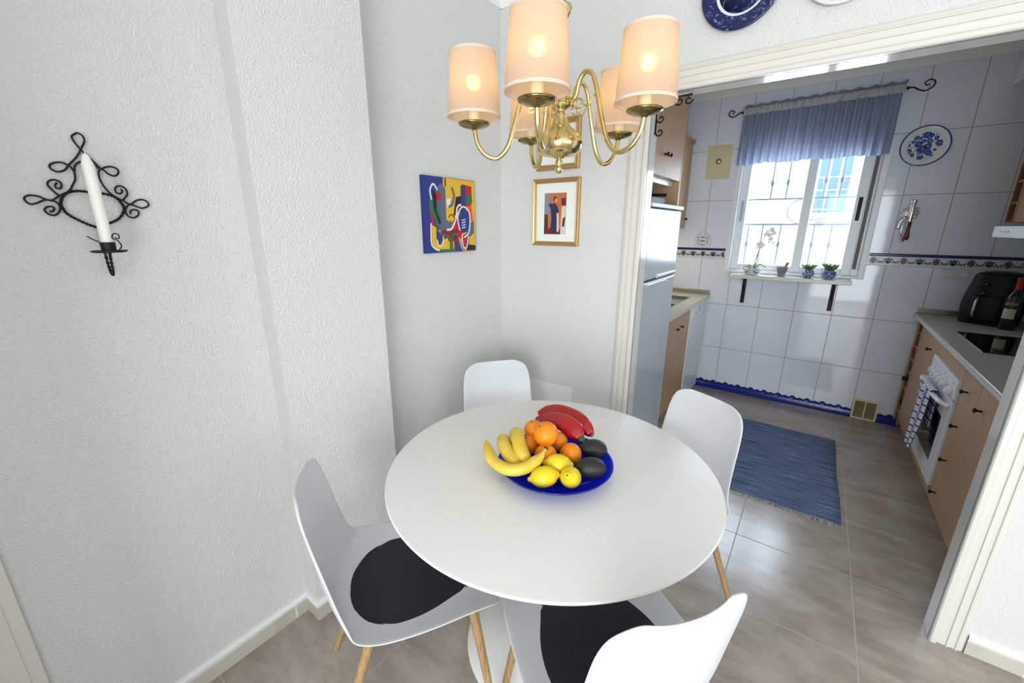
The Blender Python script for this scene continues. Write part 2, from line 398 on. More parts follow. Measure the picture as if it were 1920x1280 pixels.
# reveals and outer face so the wall has depth
for a, b in (((WX0,WZ0),(WX0,WZ1)), ((WX0,WZ1),(WX1,WZ1)), ((WX1,WZ1),(WX1,WZ0)), ((WX1,WZ0),(WX0,WZ0))):
    mb2.add([(a[0],Y1,a[1]),(b[0],Y1,b[1]),(b[0],Y1+.25,b[1]),(a[0],Y1+.25,a[1])], [(0,1,2,3)], 1)
for q in ((-.3,0,WX0,CZ),(WX1,0,KR+.3,CZ),(WX0,0,WX1,WZ0),(WX0,WZ1,WX1,CZ)):
    mb2.add([(q[0],Y1+.25,q[1]),(q[2],Y1+.25,q[1]),(q[2],Y1+.25,q[3]),(q[0],Y1+.25,q[3])], [(3,2,1,0)], 1)
struct('wall_kitchen_back', mb2, [M['walltile'], M['plaster_smooth']])
def side_wall(name, x, xo, mi):
    m_ = MB()
    for za, zb, up in ((0,1.27,False),(1.27,CZ,True)):
        m_.quad([(x,WT,za),(x,Y1,za),(x,Y1,zb),(x,WT,zb)], uv=[((p-Y1)+20*TW, (z-1.3138+10*TH) if up else (z+.0013+10*TH)) for p,z in ((WT,za),(Y1,za),(Y1,zb),(WT,zb))])
    m_.add([(xo,WT,0),(xo,Y1+.25,0),(xo,Y1+.25,CZ),(xo,WT,CZ)], [(0,1,2,3)], 1)
    struct(name, m_, [M['walltile'], M['plaster_smooth']])
side_wall('wall_kitchen_left', KL, -.05, 0); side_wall('wall_kitchen_right', KR, KR+.15, 0)
# boxed-in duct in the top right corner of the kitchen
struct('wall_duct_right', MB().box((2.275,1.95,2.345),(KR,Y1-.001,CZ)), M['plaster_smooth'])

# border of printed tiles
mb = MB()
def motif_strip(mb, xa, xb, axis='x', c=Y1):
    def P(x, z, d): return (x, c-d, z) if axis == 'x' else (c-d, x, z)
    mb.add([P(xa,ZB0,.004),P(xb,ZB0,.004),P(xb,ZB1-.016,.004),P(xa,ZB1-.016,.004)], [(0,1,2,3)], 0)
    mb.add([P(xa,ZB0,.0),P(xb,ZB0,.0),P(xb,ZB0,.004),P(xa,ZB0,.004)], [(0,1,2,3)], 0)
    # raised dark blue bar
    pr = [(ZB1-.018,0),(ZB1-.018,.006),(ZB1-.012,.010),(ZB1-.004,.010),(ZB1+.002,.006),(ZB1+.002,0)]
    vs = [P(xx,z,d) for xx in (xa,xb) for z,d in pr]; n = len(pr)
    mb.add(vs, [(i,i+1,n+i+1,n+i) for i in range(n-1)] + [tuple(range(n)), tuple(range(n,2*n))], 1)
    def disc(x, z, rx, rz, rot=0, n=7):
        vs = []
        for k in range(n):
            a = 2*PI*k/n; px, pz = rx*1.3*math.cos(a), rz*1.3*math.sin(a)
            vs.append(P(x+px*math.cos(rot)-pz*math.sin(rot), z+px*math.sin(rot)+pz*math.cos(rot), .0046))
        if axis == 'x' and all(xa <= v[0] <= xb for v in vs) or axis != 'x' and all(xa <= v[1] <= xb for v in vs):
            mb.add(vs, [tuple(range(n))], 2)
    k0 = int(math.floor((xa-.87)/.0856)); k1 = int(math.ceil((xb-.87)/.0856)); zc = (ZB0+ZB1-.016)/2
    for k in range(k0, k1+1):
        cx = .87+k*.0856
        if k % 2:   # flower
            for j in range(8):
                a = j*PI/4+.2; disc(cx+.0135*math.cos(a), zc+.002+.0165*math.sin(a), .0085, .0045, a)
            disc(cx, zc+.002, .005, .006)
        else:       # crown of leaves
            for s in (-1,0,1): disc(cx+s*.011, zc+.012-abs(s)*.004, .0055, .010, -s*.5)
            for s in (-1,1): disc(cx+s*.010, zc-.008, .010, .0065, s*.5); disc(cx+s*.022, zc+.011, .006, .003, 0)
            disc(cx, zc-.012, .006, .008)
        for s in (-1,1):  # scrolls between
            for t in range(6):
                a = t*.75; disc(cx+s*(.0345-.0075*math.cos(a)), zc-.016+.0065*math.sin(a)+.001*t, .0032, .0022, a)
            disc(cx+s*.030, zc-.004, .0035, .006, s*.6)
    return mb
motif_strip(mb, KL, WX0-.005); motif_strip(mb, WX1+.005, KR)
motif_strip(mb, 1.0, Y1, 'y', KR)
struct('trim_1', mb, [M['border_bg'], M['blue_line'], M['border_ink']])

# scalloped blue skirting tiles
mb = MB()
def scallop(xa, xb):
    n = int((xb-xa)/.006); prev = None
    for i in range(n+1):
        x = xa+(xb-xa)*i/n
        u = ((x-.15) % .107)/.107
        h = .066 + .018*max(0, math.cos((u-.5)*2*PI))**1.2 + .008*max(0, math.cos(u*2*PI))**2
        pr = [(x,Y1,0),(x,Y1-.016,0),(x,Y1-.018,.012),(x,Y1-.012,.018),(x,Y1-.013,.04),(x,Y1-.009,.05),(x,Y1-.012,h-.008),(x,Y1-.006,h),(x,Y1,h)]
        b = len(mb.v); mb.v += pr
        if prev is not None:
            for k in range(len(pr)-1): mb.f.append([prev+k, b+k, b+k+1, prev+k+1]); mb.m.append(0)
        prev = b
scallop(.68, 1.892); scallop(2.056, 2.226)
for i in range(90):   # beaded row pressed into the glaze
    x = .69+i*.0135
    if x < 1.88: mb.box((x, Y1-.0165, .021),(x+.007, Y1-.011, .031))
struct('baseboard_kitchen', mb, M['blue_tile'], smooth='auto')

# cornices
def cornice(name, pts_fn, m=M['ceiling']):
    mb = MB(); pr = [(0,-.078),(.006,-.078),(.010,-.066),(.012,-.05),(.024,-.032),(.044,-.016),(.052,-.012),(.058,0),(0,0)]
    for a, b, nrm in pts_fn:
        a = Vector(a); b = Vector(b); nrm = Vector(nrm)
        vs = [a+nrm*w+Vector((0,0,h+CZ)) for w,h in pr]+[b+nrm*w+Vector((0,0,h+CZ)) for w,h in pr]; n = len(pr)
        mb.add(vs, [(i,(i+1)%n,n+(i+1)%n,n+i) for i in range(n)]+[tuple(range(n)),tuple(reversed(range(n,2*n)))])
    return struct(name, mb, m)
cornice('trim_2', [((XC,-.91,0),(XC,0,0),(1,0,0)), ((XC,0,0),(XR,0,0),(0,-1,0)), ((XP,-1.327,0),(XP,-.91,0),(1,0,0)), ((XL,YB,0),(XL,-1.327,0),(1,0,0))])
cornice('trim_3', [((KL,Y1,0),(2.275,Y1,0),(0,-1,0)), ((KL,WT,0),(KL,Y1,0),(1,0,0))])

# door lining and moulded architrave
mb = MB().box((XI-.014,-.004,0),(XI,WT+.004,2.041)).box((XO,-.004,0),(XO+.014,WT+.004,2.041)).box((XI,-.004,2.027),(XO,WT+.004,2.041))
struct('trim_4', mb, mat('glossy white lining', '#dcdbd6', .1))
prof = [(0,0),(0,.020),(.004,.024),(.016,.024),(.020,.020),(.021,.012),(.030,.012),(.044,.013),(.046,.018),(.050,.018),(.052,.012),(.068,.012),(.070,.017),(.074,.017),(.077,.011),(.086,.009),(.092,.005),(.092,0)]
mb = MB(); st = [lambda w,t:(XI-w,-t,0), lambda w,t:(XI-w,-t,2.027+w), lambda w,t:(XO+w,-t,2.027+w), lambda w,t:(XO+w,-t,0)]
vs = [f(w,t) for f in st for w,t in prof]; n = len(prof)
mb.add(vs, [(s*n+i, s*n+i+1, (s+1)*n+i+1, (s+1)*n+i) for s in range(3) for i in range(n-1)]+[tuple(range(n)), tuple(range(3*n,4*n))])
struct('trim_5', mb, M['lacquer'])
# kitchen-side architrave
mb = MB().box((XO+.004,WT,0),(XO+.07,WT+.012,2.1)).box((XI-.02,WT,0),(XI-.004,WT+.008,2.1))
struct('trim_6', mb, M['lacquer'])
# upright moulding at the near end of the left wall
mb = MB().box((XL,-2.16,0),(XL+.024,-1.984,2.2)).box((XL+.024,-2.16,0),(XL+.030,-2.008,2.2))
struct('trim_7', mb, M['lacquer'], bevel=.003)

# skirting tiles in the dining room
def skirt(name, paths):
    mb = MB(); pr = [(0,0),(.012,0),(.012,.052),(.009,.056),(.012,.060),(.013,.072),(.007,.080),(0,.082)]; n = len(pr)
    for path in paths:     # plan points, room on the right-hand side when walking along
        P = [Vector((p[0],p[1],0)) for p in path]; D = [(P[i+1]-P[i]).normalized() for i in range(len(P)-1)]
        Nn = [Vector((d.y,-d.x,0)) for d in D]; off = []
        for i in range(len(P)):
            if i == 0: off.append(Nn[0])
            elif i == len(P)-1: off.append(Nn[-1])
            else: off.append(Nn[i-1]+Nn[i])
        vs = [P[i]+off[i]*w+Vector((0,0,h)) for i in range(len(P)) for w,h in pr]
        for k in range(len(P)-1):
            L = (P[k+1]-P[k]).length; s0 = P[k].dot(D[k])+20*TF
            for i in range(n-1):
                mb.add([vs[k*n+i],vs[(k+1)*n+i],vs[(k+1)*n+i+1],vs[k*n+i+1]], [(0,1,2,3)], 1 if i >= 3 else 0, [[(s0,5),(s0+L,5),(s0+L,5.05),(s0,5.05)]])
    return struct(name, mb, [M['skirttile'], M['plaster_smooth']])
struct('wall_nook_blocker', MB().box((-.3,-2.32,0),(.60,-2.2,CZ)), M['plaster'])  # unseen stub wall, added and sized to shade the near left wall
skirt('baseboard_left', [[(XL,-1.984),(XL,-1.327),(XP,-1.327),(XP,-.91),(XC,-.91),(XC,0),(XI-.093,0)]])
skirt('baseboard_back', [[(XO+.093,0),(XR,0)]])
mb = MB().box((-.02+.06,-.005,.30),(.491,0,.637))
struct('trim_8', mb, M['plaster_smooth'], bevel=.002)

# ------------------------------------------------------------------ kitchen window
w = bpy.data.objects.new('window_1', None); COL.objects.link(w); w.location = ((WX0+WX1)/2, Y1, WZ0); w['kind'] = 'structure'
def rect_frame(mb, xa, xb, za, zb, t, ya, yb, tb=None):
    tb = tb or t
    mb.box((xa,ya,za),(xa+t,yb,zb)); mb.box((xb-t,ya,za),(xb,yb,zb)); mb.box((xa+t,ya,zb-t),(xb-t,yb,zb)); mb.box((xa+t,ya,za),(xb-t,yb,za+tb)); return mb
obj('window_frame', rect_frame(MB(), WX0, WX1, WZ0, WZ1, .04, Y1-.006, Y1+.08, .022), M['upvc'], w, bevel=.003)
obj('sash', rect_frame(MB(), .842, 1.368, 1.138, 2.08, .062, Y1+.045, Y1+.07, .05), M['upvc'], w, bevel=.004)
s2 = obj('sash', rect_frame(MB(), 1.302, 1.694, 1.138, 2.08, .062, Y1+.012, Y1+.037, .05), M['upvc'], w, bevel=.004)
obj('frame_filler', MB().box((1.690,Y1+.04,WZ0+.02),(1.741,Y1+.08,WZ1-.04)).box((1.694,Y1+.02,WZ0+.02),(1.741,Y1+.04,1.185)), M['upvc'], w)
obj('sash_track', MB().box((1.70,Y1+.010,1.19),(1.722,Y1+.03,2.08)), mat('dark track', '#5c5750', .5), w)
obj('pane', MB().box((.9,Y1+.055,1.185),(1.31,Y1+.059,2.02)), M['pane'], w)
obj('pane', MB().box((1.36,Y1+.022,1.185),(1.635,Y1+.026,2.02)), M['pane'], w)
obj('handle', MB().box((1.652,Y1+.004,1.55),(1.676,Y1+.013,1.72)), M['black_plastic'], w, bevel=.008, seg=4)
obj('handle', MB().box((.862,Y1+.037,1.55),(.884,Y1+.046,1.72)), mat('grey handle', '#9fb0ae', .4), w, bevel=.008, seg=4)

# wrought-iron window grille outside
mb = MB(); GY = Y1+.165
for z in (1.14, 1.524, 1.731, 2.2): mb.box((.82,GY-.006,z-.006),(1.80,GY+.006,z+.006))
for x in (.86, 1.06, 1.172, 1.425, 1.53, 1.72):
    mb.tube([(x,GY,1.731),(x,GY,2.2)], .006, 8); mb.lathe([(.006,-.03),(.014,-.012),(.018,0),(.014,.012),(.006,.03)], (x,GY,1.86), 10)
for x in (.93, 1.04, 1.174, 1.408, 1.525, 1.66):
    mb.tube([(x,GY,1.14),(x,GY,1.524)], .006, 8); mb.lathe([(.006,-.03),(.014,-.012),(.018,0),(.014,.012),(.006,.03)], (x,GY,1.356), 10)
mb.tube([(1.30+.098*math.cos(a*PI/12), GY, 1.628+.098*math.sin(a*PI/12)) for a in range(24)], .004, 6, closed=True)
tag(obj('window_grille', mb, mat('blue-grey painted iron', '#76808e', .5), smooth='auto'), 'painted iron security grille with balls on its bars outside the kitchen window', 'window grille')

# outdoors: pale house across the alley with a blue barred window
struct('wall_outside', MB().box((-3.5,4.9,-.5),(5.5,5.1,6)), M['outwall'])
struct('floor_outside', MB().box((-3.5,2.6,-.5),(5.5,4.9,-.3)), M['outground'])
nb = thing('neighbour_window', 'pale blue barred window on the white house across the alley', 'window', (1.43,4.9,1.66))
obj('shutter', MB().box((1.19,4.885,1.68),(1.66,4.9,2.5)), M['outblue'], nb)
obj('bars', (lambda m_: ([m_.tube([(x,4.80,1.62),(x,4.80,2.55)], .010, 6) for x in (1.2,1.31,1.42,1.53,1.64)], [m_.tube([(1.17,4.80,z),(1.68,4.80,z)], .008, 6) for z in (1.72,1.95,2.1,2.5)], m_)[2])(MB()), M['upvc'], nb, smooth='auto')
obj('window_frame', rect_frame(MB(), 1.16, 1.69, 1.65, 2.53, .035, 4.86, 4.9), M['upvc'], nb)
obj('sill', MB().box((1.12,4.80,1.60),(1.73,4.9,1.65)), M['upvc'], nb)
for k, (p, q) in enumerate((((1.33,Y1+.251,1.69),(1.72,4.899,1.72)),((1.335,Y1+.251,1.55),(1.70,4.899,1.685)),((1.41,Y1+.251,1.541),(1.71,4.899,1.62)))):
    tag(obj('clothes_line', MB().tube([p, ((p[0]+q[0])/2,(p[1]+q[1])/2,(p[2]+q[2])/2-.01), q], .004, 6, smooth=4), mat('grey cord %d' % k, '#8b929b', .7)),
        'thin grey clothes line seen through the kitchen window, %s of three' % ('topmost', 'middle', 'lowest')[k], 'clothes line', 'clothes lines in the alley')

# window shelf and what stands on it
sh = thing('window_shelf', 'narrow cream shelf on two black brackets under the kitchen window', 'shelf', (1.29,Y1,1.07))
obj('board', MB().box((.872,Y1-.135,1.076),(1.712,Y1-.001,1.108)), M['lacquer'], sh, bevel=.004)
for x in (.985, 1.612):
    obj('bracket', MB().box((x-.015,Y1-.006,.85),(x+.015,Y1-.0005,1.076)).box((x-.015,Y1-.12,1.070),(x+.015,Y1-.0005,1.076)).prism([(x-.002,Y1-.006,.93),(x-.002,Y1-.006,.95),(x-.002,Y1-.10,1.07),(x-.002,Y1-.085,1.07)], (.004,0,0)), M['black_plastic'], sh)
SZ = 1.108; SY = Y1-.072
op = thing('orchid', 'white orchid in a boat-shaped blue and white china pot on the window shelf', 'potted orchid', (1.035,SY,SZ))
mb = MB().lathe([(.028,0),(.034,.002),(.038,.012),(.046,.03),(.052,.052),(.053,.056),(.048,.056),(.044,.04),(.03,.02),(1e-5,.018)], (0,0,0), 28, sx=1.35, sy=.75)
pot = obj('pot', mb, M['china'], op, smooth=True, local=True)
mb = MB()
for i in range(34):
    a = -PI/2+random.uniform(-.9,1.1); h = random.uniform(.014,.046); r = .04+.012*(h/.05)
    mb.ball((r*1.35*math.cos(a)*1.02, r*.75*math.sin(a)*1.04, h), random.uniform(.002,.0048), 6, 4, sy=.3)
obj('painted_flower', mb, M['blue_ink'], pot, local=True)
for s in (-1,1): obj('pot_handle', MB().tube([(s*.066,0,.05),(s*.082,0,.056),(s*.084,0,.044),(s*.07,0,.036)], .003, 6, smooth=4), M['china'], pot, local=True, smooth=True)
mb = MB()
for (a, L, h) in ((2.9,.08,.02),(-.1,.10,.045),(.9,.06,.05),(3.6,.05,.035)):
    pts = [Vector((.01*math.cos(a),.01*math.sin(a),.04)), Vector((L*.5*math.cos(a),L*.25*math.sin(a),.045+h)), Vector((L*math.cos(a),L*.3*math.sin(a),.04+h*.6))]
    mb.tube(pts, [.008,.002], 8, smooth=5, flat=.25)
obj('leaves', mb, M['leaf'], op, local=True, smooth=True)
mb = MB().tube([(0,0,.03),(.012,0,.12),(.03,0,.22),(.055,-.005,.33),(.085,-.01,.37),(.12,-.012,.36)], .0022, 6, smooth=5).tube([(.005,.005,.03),(.02,.0,.14),(.03,0,.24),(.015,-.01,.255)], .002, 6, smooth=5)
obj('flower_stem', mb, M['stem'], op, local=True, smooth=True)
fl = [(.075,-.012,.355),(.10,-.02,.372),(.115,-.02,.345),(.088,-.02,.33),(.10,-.016,.30),(.06,-.01,.335),(.02,-.015,.255),(.035,-.018,.235),(.05,-.015,.25),(.012,-.015,.225),(.09,-.015,.275),(.12,-.01,.27)]
for k, p in enumerate(fl):
    mb = MB(); sz = 1 if k < 9 else .5
    for j in range(5):
        a = j*2*PI/5+k; mb.ball((p[0]+.010*sz*math.cos(a), p[1], p[2]+.010*sz*math.sin(a)), .0088*sz, 8, 6, sy=.3)
    obj('blossom', mb, M['petal'], op, local=True, smooth=True)
mo = thing('mortar', 'grey stone mortar between the orchid and the two small plants', 'mortar', (1.25,SY,SZ))
obj('bowl', MB().lathe([(.024,0),(.027,.006),(.024,.014),(.034,.04),(.041,.07),(.042,.076),(.037,.076),(.032,.05),(.018,.02),(1e-5,.018)], (0,0,0), 28), M['terrastone'], mo, local=True, smooth=True)
tag(obj('pestle', MB().tube([(1.245,SY,SZ+.022),(1.262,SY,SZ+.06),(1.283,SY-.002,SZ+.115)], [.011,.006,.005,.009,.010], 12, smooth=5), M['terrastone'], smooth=True), 'grey stone pestle leaning in the mortar on the window shelf', 'pestle')
for k, (x, sc_) in enumerate(((1.43,.93),(1.563,1.08))):
    pp = thing('potted_plant', ('smaller leafy green plant in a round blue and white pot, beside the mortar', 'larger leafy green plant in a blue and white pot, right end of the window shelf')[k], 'potted plant', (x,SY,SZ), group='small plants on the window shelf')
    obj('pot', MB().lathe([(.026*sc_,0),(.028*sc_,.004),(.040*sc_,.02),(.045*sc_,.038),(.041*sc_,.056),(.036*sc_,.062),(.038*sc_,.066),(.034*sc_,.066),(.033*sc_,.05),(1e-5,.05)], (0,0,0), 28), M['pot_blue'], pp, local=True, smooth=True)
    mb = MB()
    for i in range(120):
        a = random.uniform(0,2*PI); r = random.uniform(0,.034)*sc_; L = random.uniform(.02,.07)*sc_; b_ = random.uniform(.15,.8)
        base = Vector((r*math.cos(a)*.6, r*math.sin(a)*.6, .055)); tip = base+Vector((math.cos(a)*L*b_, math.sin(a)*L*b_, L*.9)); midp = (base+tip)/2+Vector((0,0,.006))
        mb.tube([base,midp,tip], [.0012,.0012,.0012,.0035,.0045,.0045,.0035,.0008,.0008], 5, smooth=3, flat=.5)
    obj('foliage', mb, M['leaf'], pp, local=True, smooth=True)

# curtain valance on a scroll-ended rod
rod = thing('curtain_rod', 'black iron curtain rod with scroll ends above the kitchen window', 'curtain rod', (1.28,2.165,2.4))
obj('rod', MB().tube([(.80,2.165,2.388),(1.775,2.165,2.402)], .006, 10), M['iron'], rod, smooth=True)
for s, x in ((-1,.80),(1,1.775)):
    z = 2.388 if s < 0 else 2.402
    pts = [(x,2.165,z),(x+s*.03,2.165,z),(x+s*.06,2.165,z-.018),(x+s*.095,2.165,z-.03),(x+s*.13,2.165,z-.008),(x+s*.13,2.165,z+.022),(x+s*.105,2.165,z+.034),(x+s*.085,2.165,z+.018),(x+s*.095,2.165,z+.002),(x+s*.108,2.165,z+.008)]
    if s < 0: pts = [(x+(p[0]-x)*.78, p[1], z+(p[2]-z)*.78) for p in pts]
    obj('finial', MB().tube(pts, [.0048,.0038], 8, smooth=6).lathe([(.005,-.012),(.010,-.008),(.010,.008),(.006,.014)], (x,2.165,z), 12, axis='x'), M['iron'], rod, smooth=True)
    obj('wall_bracket', MB().tube([(x-s*.03,2.165,z),(x-s*.03,Y1,z)], .005, 8), M['iron'], rod, smooth=True)
cu = thing('valance_curtain', 'blue and white striped valance with a gathered heading over the kitchen window', 'curtain', (1.28,2.165,2.0))
def fold(u, v):
    x = .812+.948*u + (1-v)*(-.006+.010*u)
    amp = .012+.012*(1-v)
    y = 2.160+amp*math.sin(u*2*PI*17+1.2*math.sin(u*9))+.006*math.sin(u*47)
    top = 2.375+.014*u
    return (x, y, (1.995-.004*math.sin(u*22)) + (top-(1.995-.004*math.sin(u*22)))*v)
obj('cloth', MB().grid(fold, 240, 12), M['ticking'], cu, smooth=True)
mb = MB().grid(lambda u, v: (.806+.962*u, 2.152-.014*math.sin(PI*v)*(1+.5*math.sin(u*260))+.004*math.sin(u*130), 2.362+.014*u+.052*v), 360, 8)
obj('heading', mb, M['ruffle'], cu, smooth=True)
mb = MB().grid(lambda u, v: (.806+.962*u+.01*(v), 2.168-.012*v+.010*math.sin(u*330)*(.3+v), 2.405+.014*u+(.028+.006*math.sin(u*71))*v), 400, 3)
obj('frill', mb, M['ticking'], cu, smooth=True)

# ------------------------------------------------------------------ things on the kitchen walls
def wall_disc(prof, c, m, parent, n=40): return obj('dish', MB().lathe(prof, c, n, axis='-y'), m, parent, smooth=True)
kp = thing('wall_plate', 'white plate with blue flowers and rim on the tiles right of the curtain', 'plate', (1.941,Y1,2.04))
c = (1.941,Y1,2.04)
obj('dish', MB().lathe([(.07,0),(.075,.006),(.115,.020),(.127,.024),(.128,.021),(.124,.020),(.112,.017),(.08,.008),(.07,.004),(1e-5,.004)], c, 48, axis='-y').lathe([(.121,.0236),(.1285,.0258),(.1290,.023)], c, 48, axis='-y', mi=1, capped=False), [M['china'], M['blue_ink']], kp, smooth=True)
mb = MB()
def blossom(cx, cz, r, n=6):
    for j in range(n):
        a = j*2*PI/n+cx*50; mb.ball((cx+r*.55*math.cos(a), Y1-.0085, cz+r*.55*math.sin(a)), r*.42, 8, 5, sy=.25)
for (dx, dz, r) in ((-.012,-.022,.03),(.016,-.004,.022),(-.034,.012,.022),(.0,.068,.026),(.022,.062,.018),(.072,.012,.024),(-.078,-.03,.02),(-.05,.055,.016),(-.085,.01,.014),(.03,-.05,.018),(-.01,-.075,.018),(-.03,.05,.012),(.055,-.028,.010),(-.062,.03,.012),(.02,.03,.018),(.05,.045,.014),(-.01,.03,.014),(.012,-.03,.024),(-.055,-.055,.014),(.05,-.07,.012)): blossom(c[0]+dx, c[2]+dz, r)
for i in range(9):
    a = random.uniform(0,2*PI); p = [(c[0]+rr*math.cos(a+rr*9), Y1-.0085-rr*.02, c[2]+rr*math.sin(a+rr*9)) for rr in (.02,.045,.07,.095)]
    mb.tube(p, .0014, 5, smooth=4)
obj('painted_flowers', mb, M['blue_ink'], kp)
yp = thing('thermostat_panel', 'cream square panel with a round metal knob left of the kitchen curtain', 'panel', (.65,Y1,1.90))
obj('panel', MB().box((.551,Y1-.004,1.904),(.747,Y1,2.175)), mat('pale cream panel', '#c9c29c', .4), yp, bevel=.002)
obj('knob', MB().lathe([(.024,0),(.024,.006),(.018,.010),(.014,.022),(.009,.026),(1e-5,.026)], (.648,Y1-.004,2.045), 24, axis='-y'), M['steel'], yp, smooth=True)
pl = thing('hanging_plaque', 'white eight-sided plaque hanging above the blue border tiles', 'plaque', (.597,Y1,1.32))
mb = MB(); cx, cz = .597, 1.378; oc = []
for sx, sz in ((1,.6),(.78,1),(-.78,1),(-1,.6),(-1,-.6),(-.78,-1),(.78,-1),(1,-.6)): oc.append((cx+sx*.070, Y1, cz+sz*.055))
obj('board', MB().prism(oc, (0,-.010,0)), mat('off-white plaque', '#c9ccd0', .5), pl, bevel=.002)
mb = MB()
for z in (cz-.03, cz+.03): mb.box((cx-.034,Y1-.0115,z-.002),(cx+.034,Y1-.0095,z+.002))
for x in (cx-.04, cx+.04): mb.box((x-.002,Y1-.0115,cz-.024),(x+.002,Y1-.0095,cz+.024))
for i in range(5): mb.box((cx-.021+i*.009,Y1-.0115,cz-.007),(cx-.015+i*.009,Y1-.0095,cz+.006))
for x, z in ((cx,cz+.036),(cx,cz-.04),(cx-.044,cz+.034),(cx+.044,cz+.034)): mb.ball((x,Y1-.010,z), .005, 8, 6, sy=.3)
obj('dark_print', mb, mat('dark grey print', '#454950', .6), pl)
obj('hanger', MB().tube([(cx-.045,Y1-.004,cz+.052),(cx-.012,Y1-.004,cz+.085),(cx,Y1-.004,cz+.092),(cx+.012,Y1-.004,cz+.085),(cx+.045,Y1-.004,cz+.052)], .004, 6), M['china'], pl, smooth=True)

ve = thing('air_vent', 'cream air vent with brown louvres at floor level in the blue skirting', 'vent', (1.974,Y1,0))
obj('frame', rect_frame(MB(), 1.895, 2.053, .0, .162, .012, Y1-.014, Y1).box((1.970,Y1-.012,.012),(1.978,Y1,.15)), M['cream'], ve, bevel=.002)
mb = MB().box((1.907,Y1-.002,.012),(2.041,Y1-.001,.15))
for i in range(13):
    for xa, xb in ((1.907,1.970),(1.978,2.041)): mb.prism([(xa,Y1-.002,.016+i*.0104),(xa,Y1-.010,.012+i*.0104),(xa,Y1-.010,.0145+i*.0104),(xa,Y1-.002,.0185+i*.0104)], (xb-xa,0,0))
obj('louvres', mb, M['louvre'], ve)

ck = thing('wall_corkscrew', 'chrome wall-mounted lever corkscrew with a dark red handle', 'corkscrew', (1.95,Y1,1.42))
X, Yc = 1.952, Y1-.04
obj('wall_plate', MB().lathe([(.045,0),(.047,.003),(.03,.008),(.01,.012)], (X,Y1,1.60), 24, axis='-y').box((X-.012,Y1-.03,1.52),(X+.012,Y1,1.66)), M['chrome'], ck, smooth='auto')
mb = MB()
for j in range(10):
    a = j*2*PI/10; mb.ball((X+.044*math.cos(a),Y1-.006,1.60+.05*math.sin(a)), .009, 8, 6)
obj('ornament', mb, M['chrome'], ck, smooth=True)
obj('cylinder', MB().lathe([(.012,-.10),(.017,-.095),(.015,-.08),(.015,.07),(.019,.078),(.019,.088),(.012,.094)], (X+.003,Yc-.01,1.595), 20), M['chrome'], ck, smooth='auto')
obj('handle', MB().lathe([(.007,-.075),(.014,-.07),(.015,-.045),(.009,0),(.011,.045),(.006,.052)], (X+.005,Yc-.03,1.49), 16), mat('dark red wood', '#5a1418', .3), ck, smooth=True)
obj('lever', MB().tube([(X-.012,Yc-.01,1.56),(X-.026,Yc-.02,1.53),(X-.030,Yc-.02,1.47),(X-.022,Yc-.01,1.43)], .006, 8, smooth=4).tube([(X-.02,Yc-.01,1.57),(X-.045,Yc-.01,1.54),(X-.05,Yc-.01,1.49)], .008, 8, smooth=4), M['chrome'], ck, smooth=True)
obj('clamp', MB().lathe([(.008,-.018),(.015,-.012),(.010,-.004),(.017,.006),(.010,.016),(.006,.02)], (X-.012,Yc-.01,1.42), 14).box((X-.012,Yc-.01,1.40),(X-.004,Y1,1.43)), M['chrome'], ck, smooth='auto')
def outlet(name, x, label, cat, sock):
    t = thing(name, label, cat, (x,Y1,1.16))
    obj('plate', MB().box((x-.035,Y1-.008,1.158),(x+.035,Y1,1.222)), M['border_bg'], t, bevel=.003)
    if sock: obj('socket_well', MB().lathe([(.020,.0082),(.022,.0095),(.019,.009),(.018,.004),(1e-5,.004)], (x,Y1,1.19), 20, axis='-y'), M['china'], t, smooth=True)
    else: obj('rocker', MB().box((x-.027,Y1-.011,1.165),(x+.027,Y1-.007,1.215)), M['border_bg'], t, bevel=.002)
outlet('light_switch', 2.228, 'white light switch plate on the tiles just below the border, left of the socket', 'switch', False)
outlet('power_socket', 2.305, 'white power socket half hidden by the air fryer', 'socket', True)

# ------------------------------------------------------------------ right-hand kitchen run
FX = 2.155
def knob(parent, x, y, z, s=-1, d=.028):
    return obj('knob', MB().lathe([(.004,0),(.0045,d*.55),(.010,d*.72),(.012,d*.85),(.008,d),(1e-5,d+.001)], (x,y,z), 14, axis='-x' if s < 0 else 'x'), M['iron'], parent, smooth=True)
def cabinet(label, ya, yb, fronts, za=.11, zb=.868, cat='cabinet'):
    t = thing('base_cabinet', label, cat, ((FX+KR)/2,(ya+yb)/2,0))
    obj('body', MB().box((FX+.02,ya,za),(KR-.002,yb,zb)), M['cabwood'], t)
    obj('plinth', MB().box((2.222,ya,0),(2.24,yb,za)), M['cabwood'], t)
    for nm, a, b, zc, zd, ky, kz in fronts:
        f = obj(nm, MB().box((FX,a+.0015,zc+.0015),(FX+.019,b-.0015,zd-.0015)), M['cabwood'], t, bevel=.0015)
        if ky is not None: knob(f, FX, ky, kz)
    return t
wr = thing('wine_rack', 'narrow open beech wine rack at the far end of the right-hand cabinets', 'wine rack', (2.4,2.16,0))
RA, RB = 2.085, Y1-.004
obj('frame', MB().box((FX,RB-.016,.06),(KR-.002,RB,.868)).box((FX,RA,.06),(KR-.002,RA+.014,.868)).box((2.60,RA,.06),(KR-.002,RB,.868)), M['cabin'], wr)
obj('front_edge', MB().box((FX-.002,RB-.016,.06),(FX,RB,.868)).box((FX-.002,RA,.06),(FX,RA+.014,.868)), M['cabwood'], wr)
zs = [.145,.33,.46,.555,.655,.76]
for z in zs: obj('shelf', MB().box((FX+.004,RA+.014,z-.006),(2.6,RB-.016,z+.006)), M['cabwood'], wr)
obj('back_panel', MB().box((2.58,RA+.014,.06),(2.60,RB-.016,.868)), M['cabin'], wr)
